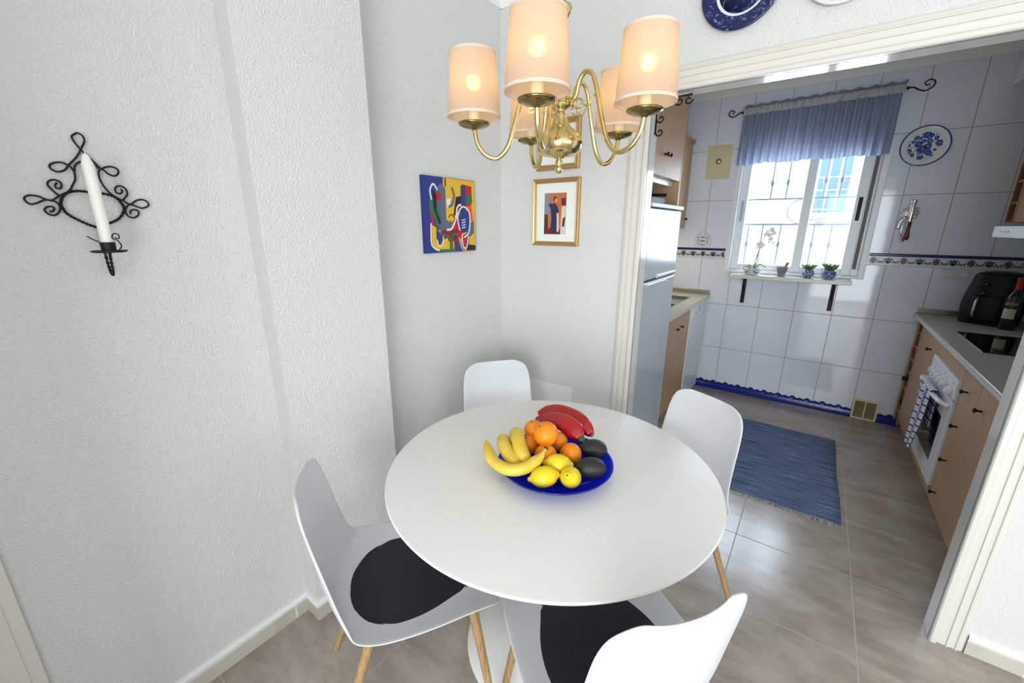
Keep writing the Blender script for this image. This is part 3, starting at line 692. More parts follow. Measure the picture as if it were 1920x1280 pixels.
obj('bottom', MB().box((2.2,RA,0),(KR-.002,RB,.06)), M['cabwood'], wr)
proto = None
for k, (z, capm) in enumerate(((.700,'redcap'),(.600,'redcap'),(.375,'black_plastic'),(.190,'black_plastic'))):
    yc = (RA+RB)/2
    lab = ['red-capped wine bottle lying in the upper half of the rack', 'red-capped wine bottle sticking out furthest, just above the black-capped ones', 'black-capped wine bottle sticking out of the rack below the red caps', 'black-capped wine bottle lowest in the rack'][k]
    xo = (2.175,2.140,2.130,2.150)[k]
    t = thing('wine_bottle', lab, 'bottle', (xo,yc,z), group='wine bottles in the rack')
    obj('glass', MB().lathe([(.014,.05),(.0145,.09),(.022,.12),(.036,.15),(.0365,.30),(.03,.31)], (0,0,.038), 20, axis='x'), M['bottle'], t, smooth=True, local=True)
    obj('cap', MB().lathe([(.0145,0),(.0155,.003),(.0155,.055),(.0148,.06)], (0,0,.038), 20, axis='x'), M[capm], t, smooth='auto', local=True)
cabinet('beech base cabinet with one tall door between the wine rack and the oven', 1.555, RA, [('door', 1.555, RA, .11, .858, 1.70, .752)])
ov_cab = thing('oven_housing', 'beech housing around the white built-in oven', 'cabinet', (2.4,1.25,0))
obj('body', MB().box((FX+.02,.94,.11),(KR-.002,.955,.868)).box((FX+.02,1.54,.11),(KR-.002,1.555,.868)).box((FX+.02,.955,.11),(KR-.002,1.54,.15)), M['cabwood'], ov_cab)
obj('top_panel', MB().box((FX,.9415,.765),(FX+.019,1.5535,.858)), M['cabwood'], ov_cab, bevel=.0015)
obj('bottom_panel', MB().box((FX,.9415,.11),(FX+.019,1.5535,.155)), M['cabwood'], ov_cab, bevel=.0015)
obj('plinth', MB().box((2.222,.94,0),(2.24,1.555,.11)), M['cabwood'], ov_cab)
ov = thing('built_in_oven', 'white built-in oven with a row of round knobs and a dark glass door', 'oven', (2.3,1.25,.16))
obj('body', MB().box((FX+.006,.958,.16),(2.66,1.538,.76)), M['white_enamel'], ov)
obj('control_panel', MB().box((FX-.014,.958,.655),(FX+.006,1.538,.76)), M['white_enamel'], ov, bevel=.004)
ky = [1.43,1.36,1.29,1.22,1.15,1.03]
for y in ky: obj('knob', MB().lathe([(.022,0),(.024,.004),(.022,.014),(.017,.022),(.015,.026),(1e-5,.026)], (FX-.014,y,.688), 24, axis='-x'), M['white_enamel'], ov, smooth='auto')
mb = MB()
for y in ky: mb.box((FX-.0146,y-.003,.722),(FX-.013,y+.003,.727)); mb.box((FX-.0146,y-.010,.732),(FX-.013,y+.004,.734))
obj('control_marks', mb, M['black_plastic'], ov)
dr = obj('door', MB().box((FX-.012,.960,.165),(FX+.006,1.536,.645)), M['white_enamel'], ov, bevel=.004)
obj('window', MB().box((FX-.0135,1.06,.27),(FX-.011,1.43,.53)), M['black_gloss'], dr, bevel=.001)
obj('handle', MB().tube([(FX-.012,.99,.615),(FX-.040,1.01,.622),(FX-.052,1.10,.624),(FX-.055,1.25,.624),(FX-.052,1.40,.624),(FX-.040,1.49,.622),(FX-.012,1.51,.615)], .010, 10, smooth=5, flat=1.6), M['white_enamel'], dr, smooth=True)
# checked tea towel over the handle
def towel(u, v):
    s = v*.66; y = 1.13+.27*u+.012*math.sin(v*7); wv = .006*math.sin(u*13+v*3)+.004*math.sin(u*27)
    if s < .22: x = FX-.036+.001*wv-.3*wv*0; z = .636-(.22-s); x = FX-.030+wv*.5
    elif s < .265: a = (s-.22)/.045*PI; z = .636+.008*math.sin(a); x = FX-.048+.018*math.cos(a)
    else:
        t = (s-.265); x = FX-.066+wv*.8; z = .636-t; k = 1-max(0,(t-.2))*1.7*0; y = 1.13+.27*(u if t < .2 else u*(1-(t-.2)*2.2)+(t-.2)*1.2)+.1*t
    return (x, y, z)
mb = MB().grid(towel, 30, 60)
for k in list(mb.uv): mb.uv[k] = [(a*.27, b*.66) for a, b in mb.uv[k]]
tag(obj('tea_towel', mb, M['check'], smooth=True, solid=.003), 'blue and white checked tea towel hanging over the oven handle', 'towel')
cabinet('beech drawer unit with four drawers right of the oven', .68, .94, [('drawer', .68, .94, z0, z1, .835, kz) for z0, z1, kz in ((.66,.858,.745),(.475,.66,.565),(.29,.475,.38),(.11,.29,.195))])
cabinet('beech base cabinet at the near right, one door beside the drawers', .09, .68, [('door', .09, .68, .11, .858, .60, .735)])
wt = thing('right_worktop', 'speckled grey worktop with the hob, on the right-hand cabinets', 'worktop', (2.42,1.16,.868))
obj('slab', MB().box((2.112,.085,.868),(KR-.002,Y1-.002,.9)), M['worktop'], wt, bevel=.006, seg=3)
obj('front_edge', MB().box((2.1115,.09,.873),(2.1135,Y1-.006,.893)), mat('pale worktop edge', '#c4c3ba', .3), wt)
obj('upstand', MB().box((2.125,Y1-.014,.9),(KR-.004,Y1-.002,.936)).box((KR-.014,.09,.9),(KR-.003,Y1-.016,.936)), M['granite_up'], wt, bevel=.003)
hb = thing('induction_hob', 'black glass hob set in the right-hand worktop', 'hob', (2.46,1.3,.9))
obj('glass', MB().box((2.215,1.06,.9),(2.69,1.585,.905)), M['black_gloss'], hb, bevel=.0015)
obj('trim_strip', MB().box((2.2135,1.065,.9),(2.2155,1.58,.9055)), M['steel'], hb)
# air fryer
af = thing('air_fryer', 'black air fryer with a silver handle on the far right worktop', 'air fryer', (2.44,2.06,.9), rz=-.48)
def afb(u, v):
    a = 2*PI*u; z = .31*v
    w = .135*(1-.12*v**3)*(.93+.07*math.sin(PI*min(1,v*1.2))); e = 2/3.2
    cx_, sy_ = math.cos(a), math.sin(a)
    return (w*math.copysign(abs(cx_)**e, cx_), .14*(w/.135)*math.copysign(abs(sy_)**e, sy_)+.02*v*v, z)
mb = MB().grid(afb, 48, 20)
def aft(u, v):
    p = afb(u, 1); k = 1-v; return (p[0]*k, .02+(p[1]-.02)*k, .31+.022*math.sqrt(max(0,1-k*k)))
mb.grid(aft, 48, 8)
obj('body', mb, M['black_plastic'], af, local=True, smooth=True)
obj('drawer_front', MB().grid(lambda u, v: (lambda p: (p[0]*.8, p[1]*1.03-.001, .02+.17*v))(afb(.5+.09+.32*u, (.02+.17*v)/.31)), 20, 8), M['black_plastic'], af, local=True, smooth=True, solid=.004)
obj('handle', MB().tube([(-.03,-.155,.06),(-.03,-.178,.075),(-.03,-.180,.115),(-.03,-.176,.150),(-.03,-.150,.165)], .015, 12, smooth=5, flat=.6), M['steel'], af, local=True, smooth=True)
for z in (.205,.262): obj('dial', MB().lathe([(.019,0),(.022,.004),(.018,.012),(.013,.012),(.012,.008),(1e-5,.008)], (-.03,-.134+.02*(z-.2)*6,z), 24, axis='-y'), M['black_gloss'], af, local=True, smooth=True)
def bottle_prof(): return [(.034,0),(.0365,.004),(.0365,.19),(.033,.21),(.018,.235),(.0145,.25),(.0145,.30),(.016,.302),(.016,.312),(.012,.314)]
bt = thing('red_wine_bottle', 'dark wine bottle with a red capsule standing in front of the air fryer', 'bottle', (2.475,1.86,.9))
obj('glass', MB().lathe(bottle_prof(), (0,0,0), 28), M['bottle'], bt, local=True, smooth='auto')
obj('capsule', MB().lathe([(.0153,.246),(.0153,.298),(.0168,.301),(.0168,.316),(1e-5,.3165)], (0,0,0), 24, capped=False), M['redcap'], bt, local=True, smooth='auto')
obj('label', MB().grid(lambda u, v: (.0369*math.cos(-2.9+1.6*u), .0369*math.sin(-2.9+1.6*u), .07+.06*v), 16, 1), M['paper'], bt, local=True, smooth=True)
obj('neck_label', MB().grid(lambda u, v: (.0369*math.cos(-2.9+1.6*u), .0369*math.sin(-2.9+1.6*u), .15+.018*v), 16, 1), mat('grey label', '#6c6c64', .5), bt, local=True, smooth=True)
cb = thing('chopping_board', 'dark brown wooden board leaning against the right kitchen wall', 'chopping board', (2.66,2.02,.9))
mb = MB()
pts = []
for k in range(24):
    a = 2*PI*k/24; pts.append((2.63+.0, 2.02+.11*math.cos(a), .9+.135+.135*math.sin(a)*1.0))
pts = [(p[0]+(p[2]-.9)*.2, p[1], p[2]) for p in pts]
obj('board', MB().prism(pts, (-.018,0,0)), M['darkbrown'], cb, bevel=.003)
# hood and upper units on the right wall
hd = thing('cooker_hood', 'white slimline cooker hood on the right kitchen wall', 'cooker hood', (2.5,1.45,1.445))
obj('body', MB().box((2.275,1.15,1.449),(KR-.003,1.75,1.51)), M['white_enamel'], hd, bevel=.004)
obj('slider', MB().box((2.2735,1.62,1.476),(2.276,1.626,1.49)), mat('grey switch', '#b8bdb9', .4), hd)
obj('push_button', MB().box((2.272,1.48,1.474),(2.276,1.57,1.486)), bpy.data.materials['grey switch'], hd, bevel=.001)
us = thing('open_wall_shelf', 'narrow open beech wall shelf in the far right kitchen corner', 'shelf', (2.57,2.15,1.53))
UX = 2.42
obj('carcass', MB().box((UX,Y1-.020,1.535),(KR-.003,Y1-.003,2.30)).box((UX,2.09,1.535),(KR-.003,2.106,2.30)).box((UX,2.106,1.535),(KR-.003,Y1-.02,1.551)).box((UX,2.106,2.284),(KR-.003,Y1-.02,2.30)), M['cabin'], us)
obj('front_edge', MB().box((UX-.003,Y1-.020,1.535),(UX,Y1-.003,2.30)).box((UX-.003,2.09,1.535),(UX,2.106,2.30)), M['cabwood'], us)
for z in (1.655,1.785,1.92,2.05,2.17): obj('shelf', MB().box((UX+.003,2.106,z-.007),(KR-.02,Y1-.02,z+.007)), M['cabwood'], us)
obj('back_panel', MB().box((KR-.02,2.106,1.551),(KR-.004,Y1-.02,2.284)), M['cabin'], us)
tag(obj('napkin_bundle', MB().lathe([(1e-5,0),(.030,.004),(.036,.03),(.03,.07),(.012,.085),(1e-5,.088)], (2.50,2.165,1.662), 16), M['navy'], smooth=True), 'rolled navy cloth on the open shelf above the cooker hood', 'cloth')
tag(obj('glass_tumbler', MB().lathe([(.026,0),(.030,.004),(.032,.07),(.029,.07),(.027,.008),(1e-5,.008)], (2.475,2.16,1.551), 18), clearglass('clear tumbler glass', (.85,.88,.88,1), .25), smooth=True), 'small clear glass on the lowest level of the open wall shelf', 'glass')
uc = thing('wall_cabinet', 'beech wall cabinet above the cooker hood on the right', 'cabinet', (2.57,1.6,1.53))
obj('body', MB().box((UX+.018,1.15,1.535),(KR-.003,2.088,2.30)), M['cabwood'], uc)
for a, b in ((1.15,1.62),(1.62,2.088)):
    f = obj('door', MB().box((UX,a+.0015,1.536),(UX+.018,b-.0015,2.299)), M['cabwood'], uc, bevel=.0015); knob(f, UX, b-.05 if a < 1.4 else a+.05, 1.62)

# ------------------------------------------------------------------ left-hand kitchen run
fr = thing('fridge_freezer', 'tall silver-white fridge freezer just inside the doorway on the left', 'fridge', (.44,.56,0))
FA, FB, FXX = .300, .905, .735
obj('body', MB().box((KL+.015,FA+.004,.03),(.672,FB-.004,1.60)), M['fridge_side'], fr, bevel=.006)
obj('top_panel', MB().box((KL+.015,FA,1.60),(FXX+.012,FB+.004,1.622)), M['fridge_side'], fr, bevel=.004)
def fdoor(za, zb): return MB().box((.678,FA,za),(FXX,FB,zb))
d1 = obj('door', fdoor(1.212,1.597), M['fridge'], fr, bevel=.012, seg=4)
d2 = obj('door', fdoor(.05,1.202), M['fridge'], fr, bevel=.012, seg=4)
for d, z, s in ((d1,1.222,1),(d2,1.185,-1)):
    obj('handle', MB().box((FXX-.004,FB-.40 if s > 0 else FA+.03,z-.010),(FXX+.012,FB-.02 if s > 0 else FB-.22,z+.010)), M['fridge'], d, bevel=.006, seg=3)
obj('hinge_gap', MB().box((.60,FA+.004,1.202),(FXX-.006,FB-.004,1.212)), M['black_plastic'], fr)
for x in (.2,.6):
    for y in (FA+.06,FB-.06): obj('foot', MB().lathe([(.016,0),(.016,.03)], (x,y,0), 12), M['black_plastic'], fr)
tk = thing('appliance_tray', 'black tray with dark utensils on top of the fridge', 'tray', (.5,.52,1.622))
obj('tray', MB().box((.30,.34,1.622),(.66,.80,1.632)).box((.30,.34,1.632),(.31,.80,1.665)).box((.65,.34,1.632),(.66,.80,1.668)), M['black_plastic'], tk, bevel=.003)
tag(obj('black_pan', MB().lathe([(.08,0),(.10,.02),(.105,.045),(.10,.045),(.09,.02),(1e-5,.012)], (.52,.50,1.632), 28).tube([(.60,.53,1.668),(.66,.60,1.676),(.70,.66,1.678)], .009, 8), M['black_gloss'], smooth='auto'), 'small black pan on the tray above the fridge', 'pan')
tag(obj('steel_lid', MB().lathe([(.075,0),(.078,.003),(.06,.018),(.02,.026),(.008,.028),(.008,.038),(.014,.042),(1e-5,.044)], (.56,.70,1.632), 28), M['chrome'], smooth='auto'), 'steel pan lid on the tray above the fridge, beside the black pan', 'lid')
# housing panel beside the fridge with the bridging cabinet on top
hp = thing('tall_end_panel', 'tall beech panel standing beside the fridge', 'panel', (.4,.93,0))
obj('panel', MB().box((KL+.003,.922,0),(.70,.940,2.41)), M['cabwood'], hp, bevel=.001)
br_ = thing('bridging_cabinet', 'beech two-door cabinet hung above the fridge', 'cabinet', (.4,.6,1.77))
obj('body', MB().box((KL+.003,.262,1.772),(.680,.917,2.40)), M['cabwood'], br_)
obj('underside', MB().box((KL+.003,.262,1.742),(.660,.90,1.772)), M['white_enamel'], br_, bevel=.002)
for a, b, ky_ in ((.262,.592,.565),(.592,.915,.625)):
    f = obj('door', MB().box((.681,a+.0015,1.772),(.70,b-.0015,2.398)), M['cabwood'], br_, bevel=.0015); knob(f, .70, ky_, 1.885, 1)
wc = thing('sink_wall_cabinet', 'beech wall cabinet with a top moulding over the sink', 'cabinet', (.28,1.6,1.49))
obj('body', MB().box((KL+.003,.94,1.49),(.405,Y1-.004,2.20)), M['cabwood'], wc)
for a, b in ((.94,1.38),(1.38,1.81),(1.81,Y1-.004)):
    f = obj('door', MB().box((.405,a+.0015,1.49),(.424,b-.0015,2.20)), M['cabwood'], wc, bevel=.0015); knob(f, .424, b-.05, 1.57, 1)
obj('top_moulding', MB().box((KL+.003,.94,2.20),(.432,Y1-.004,2.215)).box((KL+.003,.94,2.215),(.445,Y1-.004,2.235)), M['cabwood'], wc, bevel=.002)
sc_ = thing('sink_cabinet', 'beech base cabinet under the sink, beyond the fridge', 'cabinet', (.4,1.28,0))
obj('body', MB().box((KL+.003,.944,.11),(.678,1.628,.70)).box((.64,.944,.70),(.678,1.628,.868)), M['cabwood'], sc_)
obj('plinth', MB().box((.62,.94,0),(.64,1.628,.11)), M['cabwood'], sc_)
for a, b, k_ in ((.94,1.284,1.225),(1.284,1.628,1.345)):
    f = obj('door', MB().box((.68,a+.0015,.11),(.70,b-.0015,.858)), M['cabwood'], sc_, bevel=.0015); knob(f, .70, k_, .762, 1)
dw = thing('dishwasher', 'white dishwasher at the far end under the left worktop', 'dishwasher', (.4,1.93,0))
obj('body', MB().box((KL+.02,1.634,.02),(.68,2.222,.862)), M['white_enamel'], dw)
obj('door', MB().box((.68,1.636,.14),(.705,2.22,.74)), M['white_enamel'], dw, bevel=.004)
obj('control_panel', MB().box((.68,1.636,.744),(.708,2.22,.86)), M['white_enamel'], dw, bevel=.004)
obj('control_marks', MB().box((.7082,1.80,.78),(.7092,1.83,.80)).box((.7082,1.90,.80),(.7092,1.93,.83)), mat('grey marks', '#7b8287', .5), dw)
obj('kickplate', MB().box((.66,1.640,.02),(.70,2.216,.125)), M['white_enamel'], dw, bevel=.003)
lw = thing('left_worktop', 'cream worktop with the sink on the left-hand cabinets', 'worktop', (.42,1.6,.868))
obj('slab', MB().box((KL+.003,.94,.868),(.50-.22,Y1-.002,.9)).box((.62,.94,.868),(.722,Y1-.002,.9)).box((.28,.94,.868),(.62,1.02,.9)).box((.28,1.945,.868),(.62,Y1-.002,.9)), mat('cream laminate worktop', '#c5c2ae', .3), lw)
obj('upstand', MB().box((KL+.02,Y1-.014,.9),(.715,Y1-.002,.936)), M['granite_up'], lw, bevel=.003)
sk = thing('sink', 'steel sink set in the left worktop behind the fridge', 'sink', (.45,1.45,.9))
obj('basin', MB().box((.290,1.03,.74),(.610,1.50,.745)).box((.286,1.026,.74),(.290,1.504,.901)).box((.610,1.026,.74),(.614,1.504,.901)).box((.286,1.026,.74),(.614,1.030,.901)).box((.286,1.50,.74),(.614,1.504,.901)), M['steel'], sk)
obj('drainer', MB().box((.286,1.504,.880),(.614,1.94,.884)).box((.281,1.02,.9),(.29,1.944,.903)).box((.610,1.02,.9),(.619,1.944,.903)).box((.281,1.935,.884),(.619,1.944,.903)), M['steel'], sk)
obj('tap', MB().tube([(.23,1.6,.9),(.23,1.6,1.10),(.26,1.6,1.16),(.33,1.6,1.17),(.38,1.6,1.13)], .011, 12, smooth=5), M['chrome'], sk, smooth=True)

# iron scroll bracket in the top corner of the doorway
ib = thing('iron_corner_bracket', 'small black wrought iron scroll bracket in the top left corner of the doorway', 'bracket', (XI,.04,1.90))
mb = MB().tube([(XI+.006,.04,1.885),(XI+.006,.04,2.02),(XI+.145,.04,2.02)], .0045, 8)
obj('bars', mb, M['iron'], ib, smooth=True)
def sp(c, r0, a0, turns, s=1): return [(c[0]+r0*(1-t/14*.75)*math.cos(a0+s*t/14*turns*2*PI), .04, c[1]+r0*(1-t/14*.75)*math.sin(a0+s*t/14*turns*2*PI)) for t in range(15)]
for cc, a0, s in (((XI+.024,1.893),PI,1),((XI+.024,1.945),PI,1),((XI+.132,2.002),0,-1),((XI+.095,2.002),PI,1)): obj('scroll', MB().tube(sp(cc,.017,a0,1.0,s), .0035, 8, smooth=3), M['iron'], ib, smooth=True)

# rug
rg = thing('kitchen_rug', 'blue woven rag rug with pale fringes on the kitchen floor', 'rug', (1.44,1.1,0))
obj('weave', MB().grid(lambda u, v: (1.09+.695*u+.012*v*0+.006*math.sin(v*9)*(u-.5)+(1-v)*.012, .555+1.10*v+.006*math.sin(u*7), .008+.0012*math.sin(v*300)), 12, 220), M['rug'], rg, solid=.006, soff=-1, smooth=True)
mb = MB()
for i in range(110):
    x = 1.105+.695*i/110; 
    for y0_, s in ((.552,-1),(1.655,1)):
        a = random.uniform(-.016,.016); mb.tube([(x,y0_,.008),(x+a,y0_+s*.012,.004),(x+a*1.6,y0_+s*random.uniform(.02,.034),.003)], .0011, 4, smooth=2)
ob = obj('fringe', mb, M['ruglight'], rg); ob['kind'] = 'stuff'

# ------------------------------------------------------------------ table
TX, TY, TZ = .869, -.869, .74
tb = thing('pedestal_table', 'round white pedestal dining table in the middle of the room', 'table', (TX,TY,0))
obj('tabletop', MB().lathe([(.30,TZ-.030),(.46,TZ-.026),(.505,TZ-.018),(.522,TZ-.010),(.525,TZ-.005),(.522,TZ-.001),(.517,TZ),(1e-5,TZ)], (TX,TY,0), 128), M['table'], tb, smooth='auto')
obj('pedestal', MB().lathe([(.285,0),(.29,.004),(.285,.010),(.22,.022),(.14,.045),(.085,.085),(.055,.15),(.042,.25),(.040,.36),(.044,.48),(.058,.60),(.09,.68),(.14,TZ-.032),(.16,TZ-.028)], (TX,TY,0), 64), M['table'], tb, smooth=True)

# ------------------------------------------------------------------ chairs
def se(t, p): return max(0, 1-abs(t)**p)**(1/p)
PROF = [(.248,.428),(.240,.440),(.212,.447),(.15,.446),(.08,.440),(0,.436),(-.08,.436),(-.14,.442),(-.176,.457),(-.198,.485),(-.211,.525),(-.221,.575),(-.231,.645),(-.240,.71),(-.248,.768),(-.254,.811),(-.257,.830),(-.260,.843)]
WID = [.165,.192,.212,.226,.232,.234,.233,.229,.218,.202,.188,.180,.176,.174,.170,.158,.136,.095]
def shell_pt(u, i):
    y, z = PROF[i]; w = WID[i]; s = 2*u-1
    t = i/(len(PROF)-1)
    y2, z2 = PROF[min(i+1, len(PROF)-1)]; y1, z1 = PROF[max(i-1, 0)]
    d = Vector((0, y2-y1, z2-z1)).normalized(); nrm = Vector((0, -d.z, d.y))  # towards sitter / up
    if nrm.z < 0 and abs(d.z) < .5: nrm = -nrm
    if abs(d.z) >= .5: nrm = Vector((0, abs(d.z), abs(d.y)))
    lift = (.045 if i < 7 else .055 if i < 10 else .050-.0045*(i-10))*(abs(s)**2.2)
    if i < 4: lift *= .25+.25*i
    e = abs(s)
    p = Vector((w*(s if e < .98 else s), y, z))+nrm*lift
    return p
def make_chair(label):
    t = thing('shell_chair', label, 'chair', group='white shell chairs round the table')
    mb = MB(); nu = 14; nv = len(PROF)-1
    vs = [shell_pt(i/nu, j) for j in range(nv+1) for i in range(nu+1)]
    mb.add(vs, [(j*(nu+1)+i, j*(nu+1)+i+1, (j+1)*(nu+1)+i+1, (j+1)*(nu+1)+i) for j in range(nv) for i in range(nu)])
    obj('seat_shell', mb, M['shell'], t, local=True, smooth=True, solid=.007, soff=0, sub=2)
    for sx in (-1,1):
        for sy in (-1,1):
            top = (sx*.160, .175 if sy > 0 else -.105, .434); ft = (sx*.215, .232 if sy > 0 else -.258, .0)
            obj('leg', MB().tube([top, ft], [.0145,.0095], 14), M['legwood'], t, local=True, smooth='auto')
    mb = MB()
    for sy in (.172,-.105): mb.box((-.165,sy-.010,.420),(.165,sy+.010,.432))
    mb.box((-.02,-.11,.420),(.02,.17,.430))
    obj('under_frame', mb, M['iron'], t, local=True, bevel=.003)
    return t
def pad(label):
    t = thing('seat_pad', label, 'seat cushion', group='black round seat pads on the chairs')
    def R_(a):  # round with a slightly flatter rear
        r = .193; y = r*math.sin(a); x = r*math.cos(a)
        return x*1.0, (y if y > 0 else y*.93)
    n = 64; mb = MB()
    rings = [(1,.000),(1.01,.006),(.985,.0125),(.93,.0135),(.925,.012),(.9,.0145),(.0,.016)]
    vs = []
    for k_, z in rings:
        for j in range(n):
            x, y = R_(2*PI*j/n); vs.append((x*k_, y*k_+.02, z+.32*max(0,(abs(x*k_)-.09))**2))
    mb.add(vs, [(i*n+j, i*n+(j+1)%n, (i+1)*n+(j+1)%n, (i+1)*n+j) for i in range(len(rings)-1) for j in range(n)])
    obj('cushion', mb, M['pad'], t, local=True, smooth=True)
    mb = MB().tube([(R_(2*PI*j/n)[0]*1.0, R_(2*PI*j/n)[1]*1.0+.02, .006+.32*max(0,(abs(R_(2*PI*j/n)[0])-.09))**2) for j in range(n)], .0045, 8, closed=True)
    obj('piping', mb, M['pad'], t, local=True, smooth=True)
    return t
chairs = [ # x, y, facing angle of the sitter (from +y), label
 (.602, -1.275, math.atan2(-.57,.82), 'white shell chair nearest the left wall, its whole black pad in view', 'black seat pad on the chair nearest the left wall, fully in view'),
 (1.197, -1.127, math.atan2(.81,.585), 'white shell chair closest to the camera, seen over its back', 'black seat pad on the chair closest to the camera, partly behind its back'),
 (.445, -.525, math.atan2(-.79,-.61), 'white shell chair in the room corner, under the two pictures', None),
 (1.108, -.438, math.atan2(.46,-.89), 'white shell chair beside the kitchen doorway, in front of the fridge', None)]
c0 = None; p0 = None
for x, y, rz, lab, plab in chairs:
    o = make_chair(lab) if c0 is None else dup(c0, lab)
    if c0 is None: c0 = o
    o.location = (x,y,0); o.rotation_euler = (0,0,rz)
    if plab:
        q = pad(plab) if p0 is None else dup(p0, plab)
        if p0 is None: p0 = q
        q.location = (x,y,.4445); q.rotation_euler = (0,0,rz)

# ------------------------------------------------------------------ fruit bowl
BX, BY = .902, -.892
bw = thing('fruit_bowl', 'shallow cobalt blue glass bowl of fruit on the table', 'bowl', (BX,BY,TZ))
prof_b = [(1e-5,.003),(.06,.003),(.075,.004),(.11,.011),(.145,.024),(.175,.041),(.180,.044),(.182,.042),(.178,.037),(.148,.019),(.112,.006),(.075,0),(1e-5,0)]
obj('glass', MB().lathe(prof_b, (BX,BY,TZ), 64), M['blueglass'], bw, smooth=True)
def fruit(name, mbs, label, cat, loc, rot=(0,0,0), group=None):
    t = thing(name, label, cat, loc, group=group); t.rotation_euler = rot
    for nm, mb, m in mbs: obj(nm, mb, m, t, local=True, smooth=True)
    return t
def orange(r, label, loc, rot=(0,0,0)):
    prof = [(max(1e-5,r*math.sin(PI*i/18)), -r*math.cos(PI*i/18)*.95+(.004 if i == 18 else 0)*0) for i in range(19)]
    prof[-1] = (1e-5, r*.95-.002)
    return fruit('orange', [('peel', MB().lathe(prof, (0,0,0), 32), M['orange']), ('stem_scar', MB().lathe([(.004,r*.95-.003),(.003,r*.95),(1e-5,r*.95+.0005)], (0,0,0), 8), M['pepper_green'])], label, 'orange', loc, rot, 'oranges in the blue bowl')
orange(.041, 'largest orange, resting on top of the others', (.857,-.880,.852), (.5,-.4,0))
orange(.035, 'orange behind the topmost one, at the back left of the pile', (.785,-.838,.826), (.1,-.3,0))
orange(.033, 'orange between the bananas and the topmost orange', (.798,-.888,.796), (.3,-.2,0))
orange(.033, 'orange half hidden just right of the topmost one', (.868,-.817,.798), (.9,.3,0))
orange(.036, 'orange in the front middle, behind the banana stalk', (.878,-.912,.796), (1.2,.6,.5))
orange(.036, 'orange at the front right, beside the upper avocado', (.938,-.857,.796), (.9,-.9,0))
def lemon(label, loc, rot):
    r = .031; prof = []
    for i in range(21):
        t = i/20; a = PI*t; z = -.040*math.cos(a); q = r*math.sin(a)**.85
        prof.append((max(1e-5,q), z))
    prof = [(1e-5,-.050),(.006,-.048),(.008,-.042)]+prof[3:18]+[(.010,.042),(.0085,.046),(.003,.047),(1e-5,.045)]
    return fruit('lemon', [('peel', MB().lathe(prof, (0,0,0), 28), M['lemon']), ('stem_scar', MB().lathe([(.003,.045),(.0025,.0475),(1e-5,.048)], (0,0,0), 8), M['banana_tip'])], label, 'lemon', loc, rot, 'lemons in the blue bowl')
lemon('lemon lying on its side at the very front of the bowl', (.929,-1.003,.788), (0,PI/2-.15,.72))
lemon('lemon with its round stem end towards the camera', (.995,-.962,.790), (.9,.0,.2))
lemon('lemon at the back, between the other two and the oranges', (.938,-.938,.800), (0,PI/2,.4))
def avocado(label, loc, rot):
    prof = [(max(1e-5, .038*math.sin(PI*(i/20))*(1.03-.36*(i/20))), -.047*math.cos(PI*i/20)) for i in range(21)]
    return fruit('avocado', [('skin', MB().lathe(prof, (0,0,0), 28), M['avocado']), ('stem_scar', MB().lathe([(.004,.046),(.003,.049),(1e-5,.0495)], (0,0,0), 8), M['banana_tip'])], label, 'avocado', loc, rot, 'avocados in the blue bowl')
avocado('dark avocado at the front right edge of the bowl', (1.022,-.889,.794), (0,PI/2,3.7))
avocado('dark avocado behind the other one, below the red peppers', (.982,-.785,.796), (0,PI/2-.2,3.9))
def pepper(label, pts, radii, stalk):
    t = thing('red_pepper', label, 'red pepper', pts[0], group='red peppers in the blue bowl')
    P = catmull([Vector(p) for p in pts], 6); n = 24; N_ = len(P); vs = []
    for i in range(N_):
        T = (P[min(i+1,N_-1)]-P[max(i-1,0)]).normalized(); u = T.cross(Vector((0,0,1))).normalized(); w_ = u.cross(T)
        f = i/(N_-1)*(len(radii)-1); k = min(int(f), len(radii)-2); r = radii[k]+(radii[k+1]-radii[k])*(f-k)
        for j in range(n):
            a = 2*PI*j/n; rr = r*(1-.13*abs(math.sin(1.5*a+.6))**.35*0+ .16*math.cos(3*a+.4))
            vs.append(P[i]+u*rr*math.cos(a)+w_*rr*math.sin(a))
    fs = [(i*n+j, i*n+(j+1)%n, (i+1)*n+(j+1)%n, (i+1)*n+j) for i in range(N_-1) for j in range(n)]+[tuple(reversed(range(n))), tuple(range((N_-1)*n,N_*n))]
    obj('flesh', MB().add(vs, fs), M['pepper'], t, smooth=True)
    if stalk:
        e = P[-1]; d = (P[-1]-P[-3]).normalized(); obj('stalk', MB().tube([e-d*.006, e+d*.004, e+d*.014, e+d*.024+Vector((0,0,-.004))], [.012,.013,.007,.007], 12, smooth=3), M['pepper_green'], t, smooth=True)
    return t
pepper('long red pepper at the very back of the bowl', [(.735,-.735,.832),(.775,-.705,.842),(.83,-.690,.838),(.89,-.695,.825),(.945,-.720,.808)], [.007,.019,.025,.027,.029,.027,.012], False)
pepper('red pepper with a green stalk, in front of the other one', [(.745,-.765,.825),(.79,-.758,.838),(.84,-.750,.836),(.89,-.755,.826),(.932,-.775,.812)], [.006,.015,.023,.028,.031,.030,.014], True)
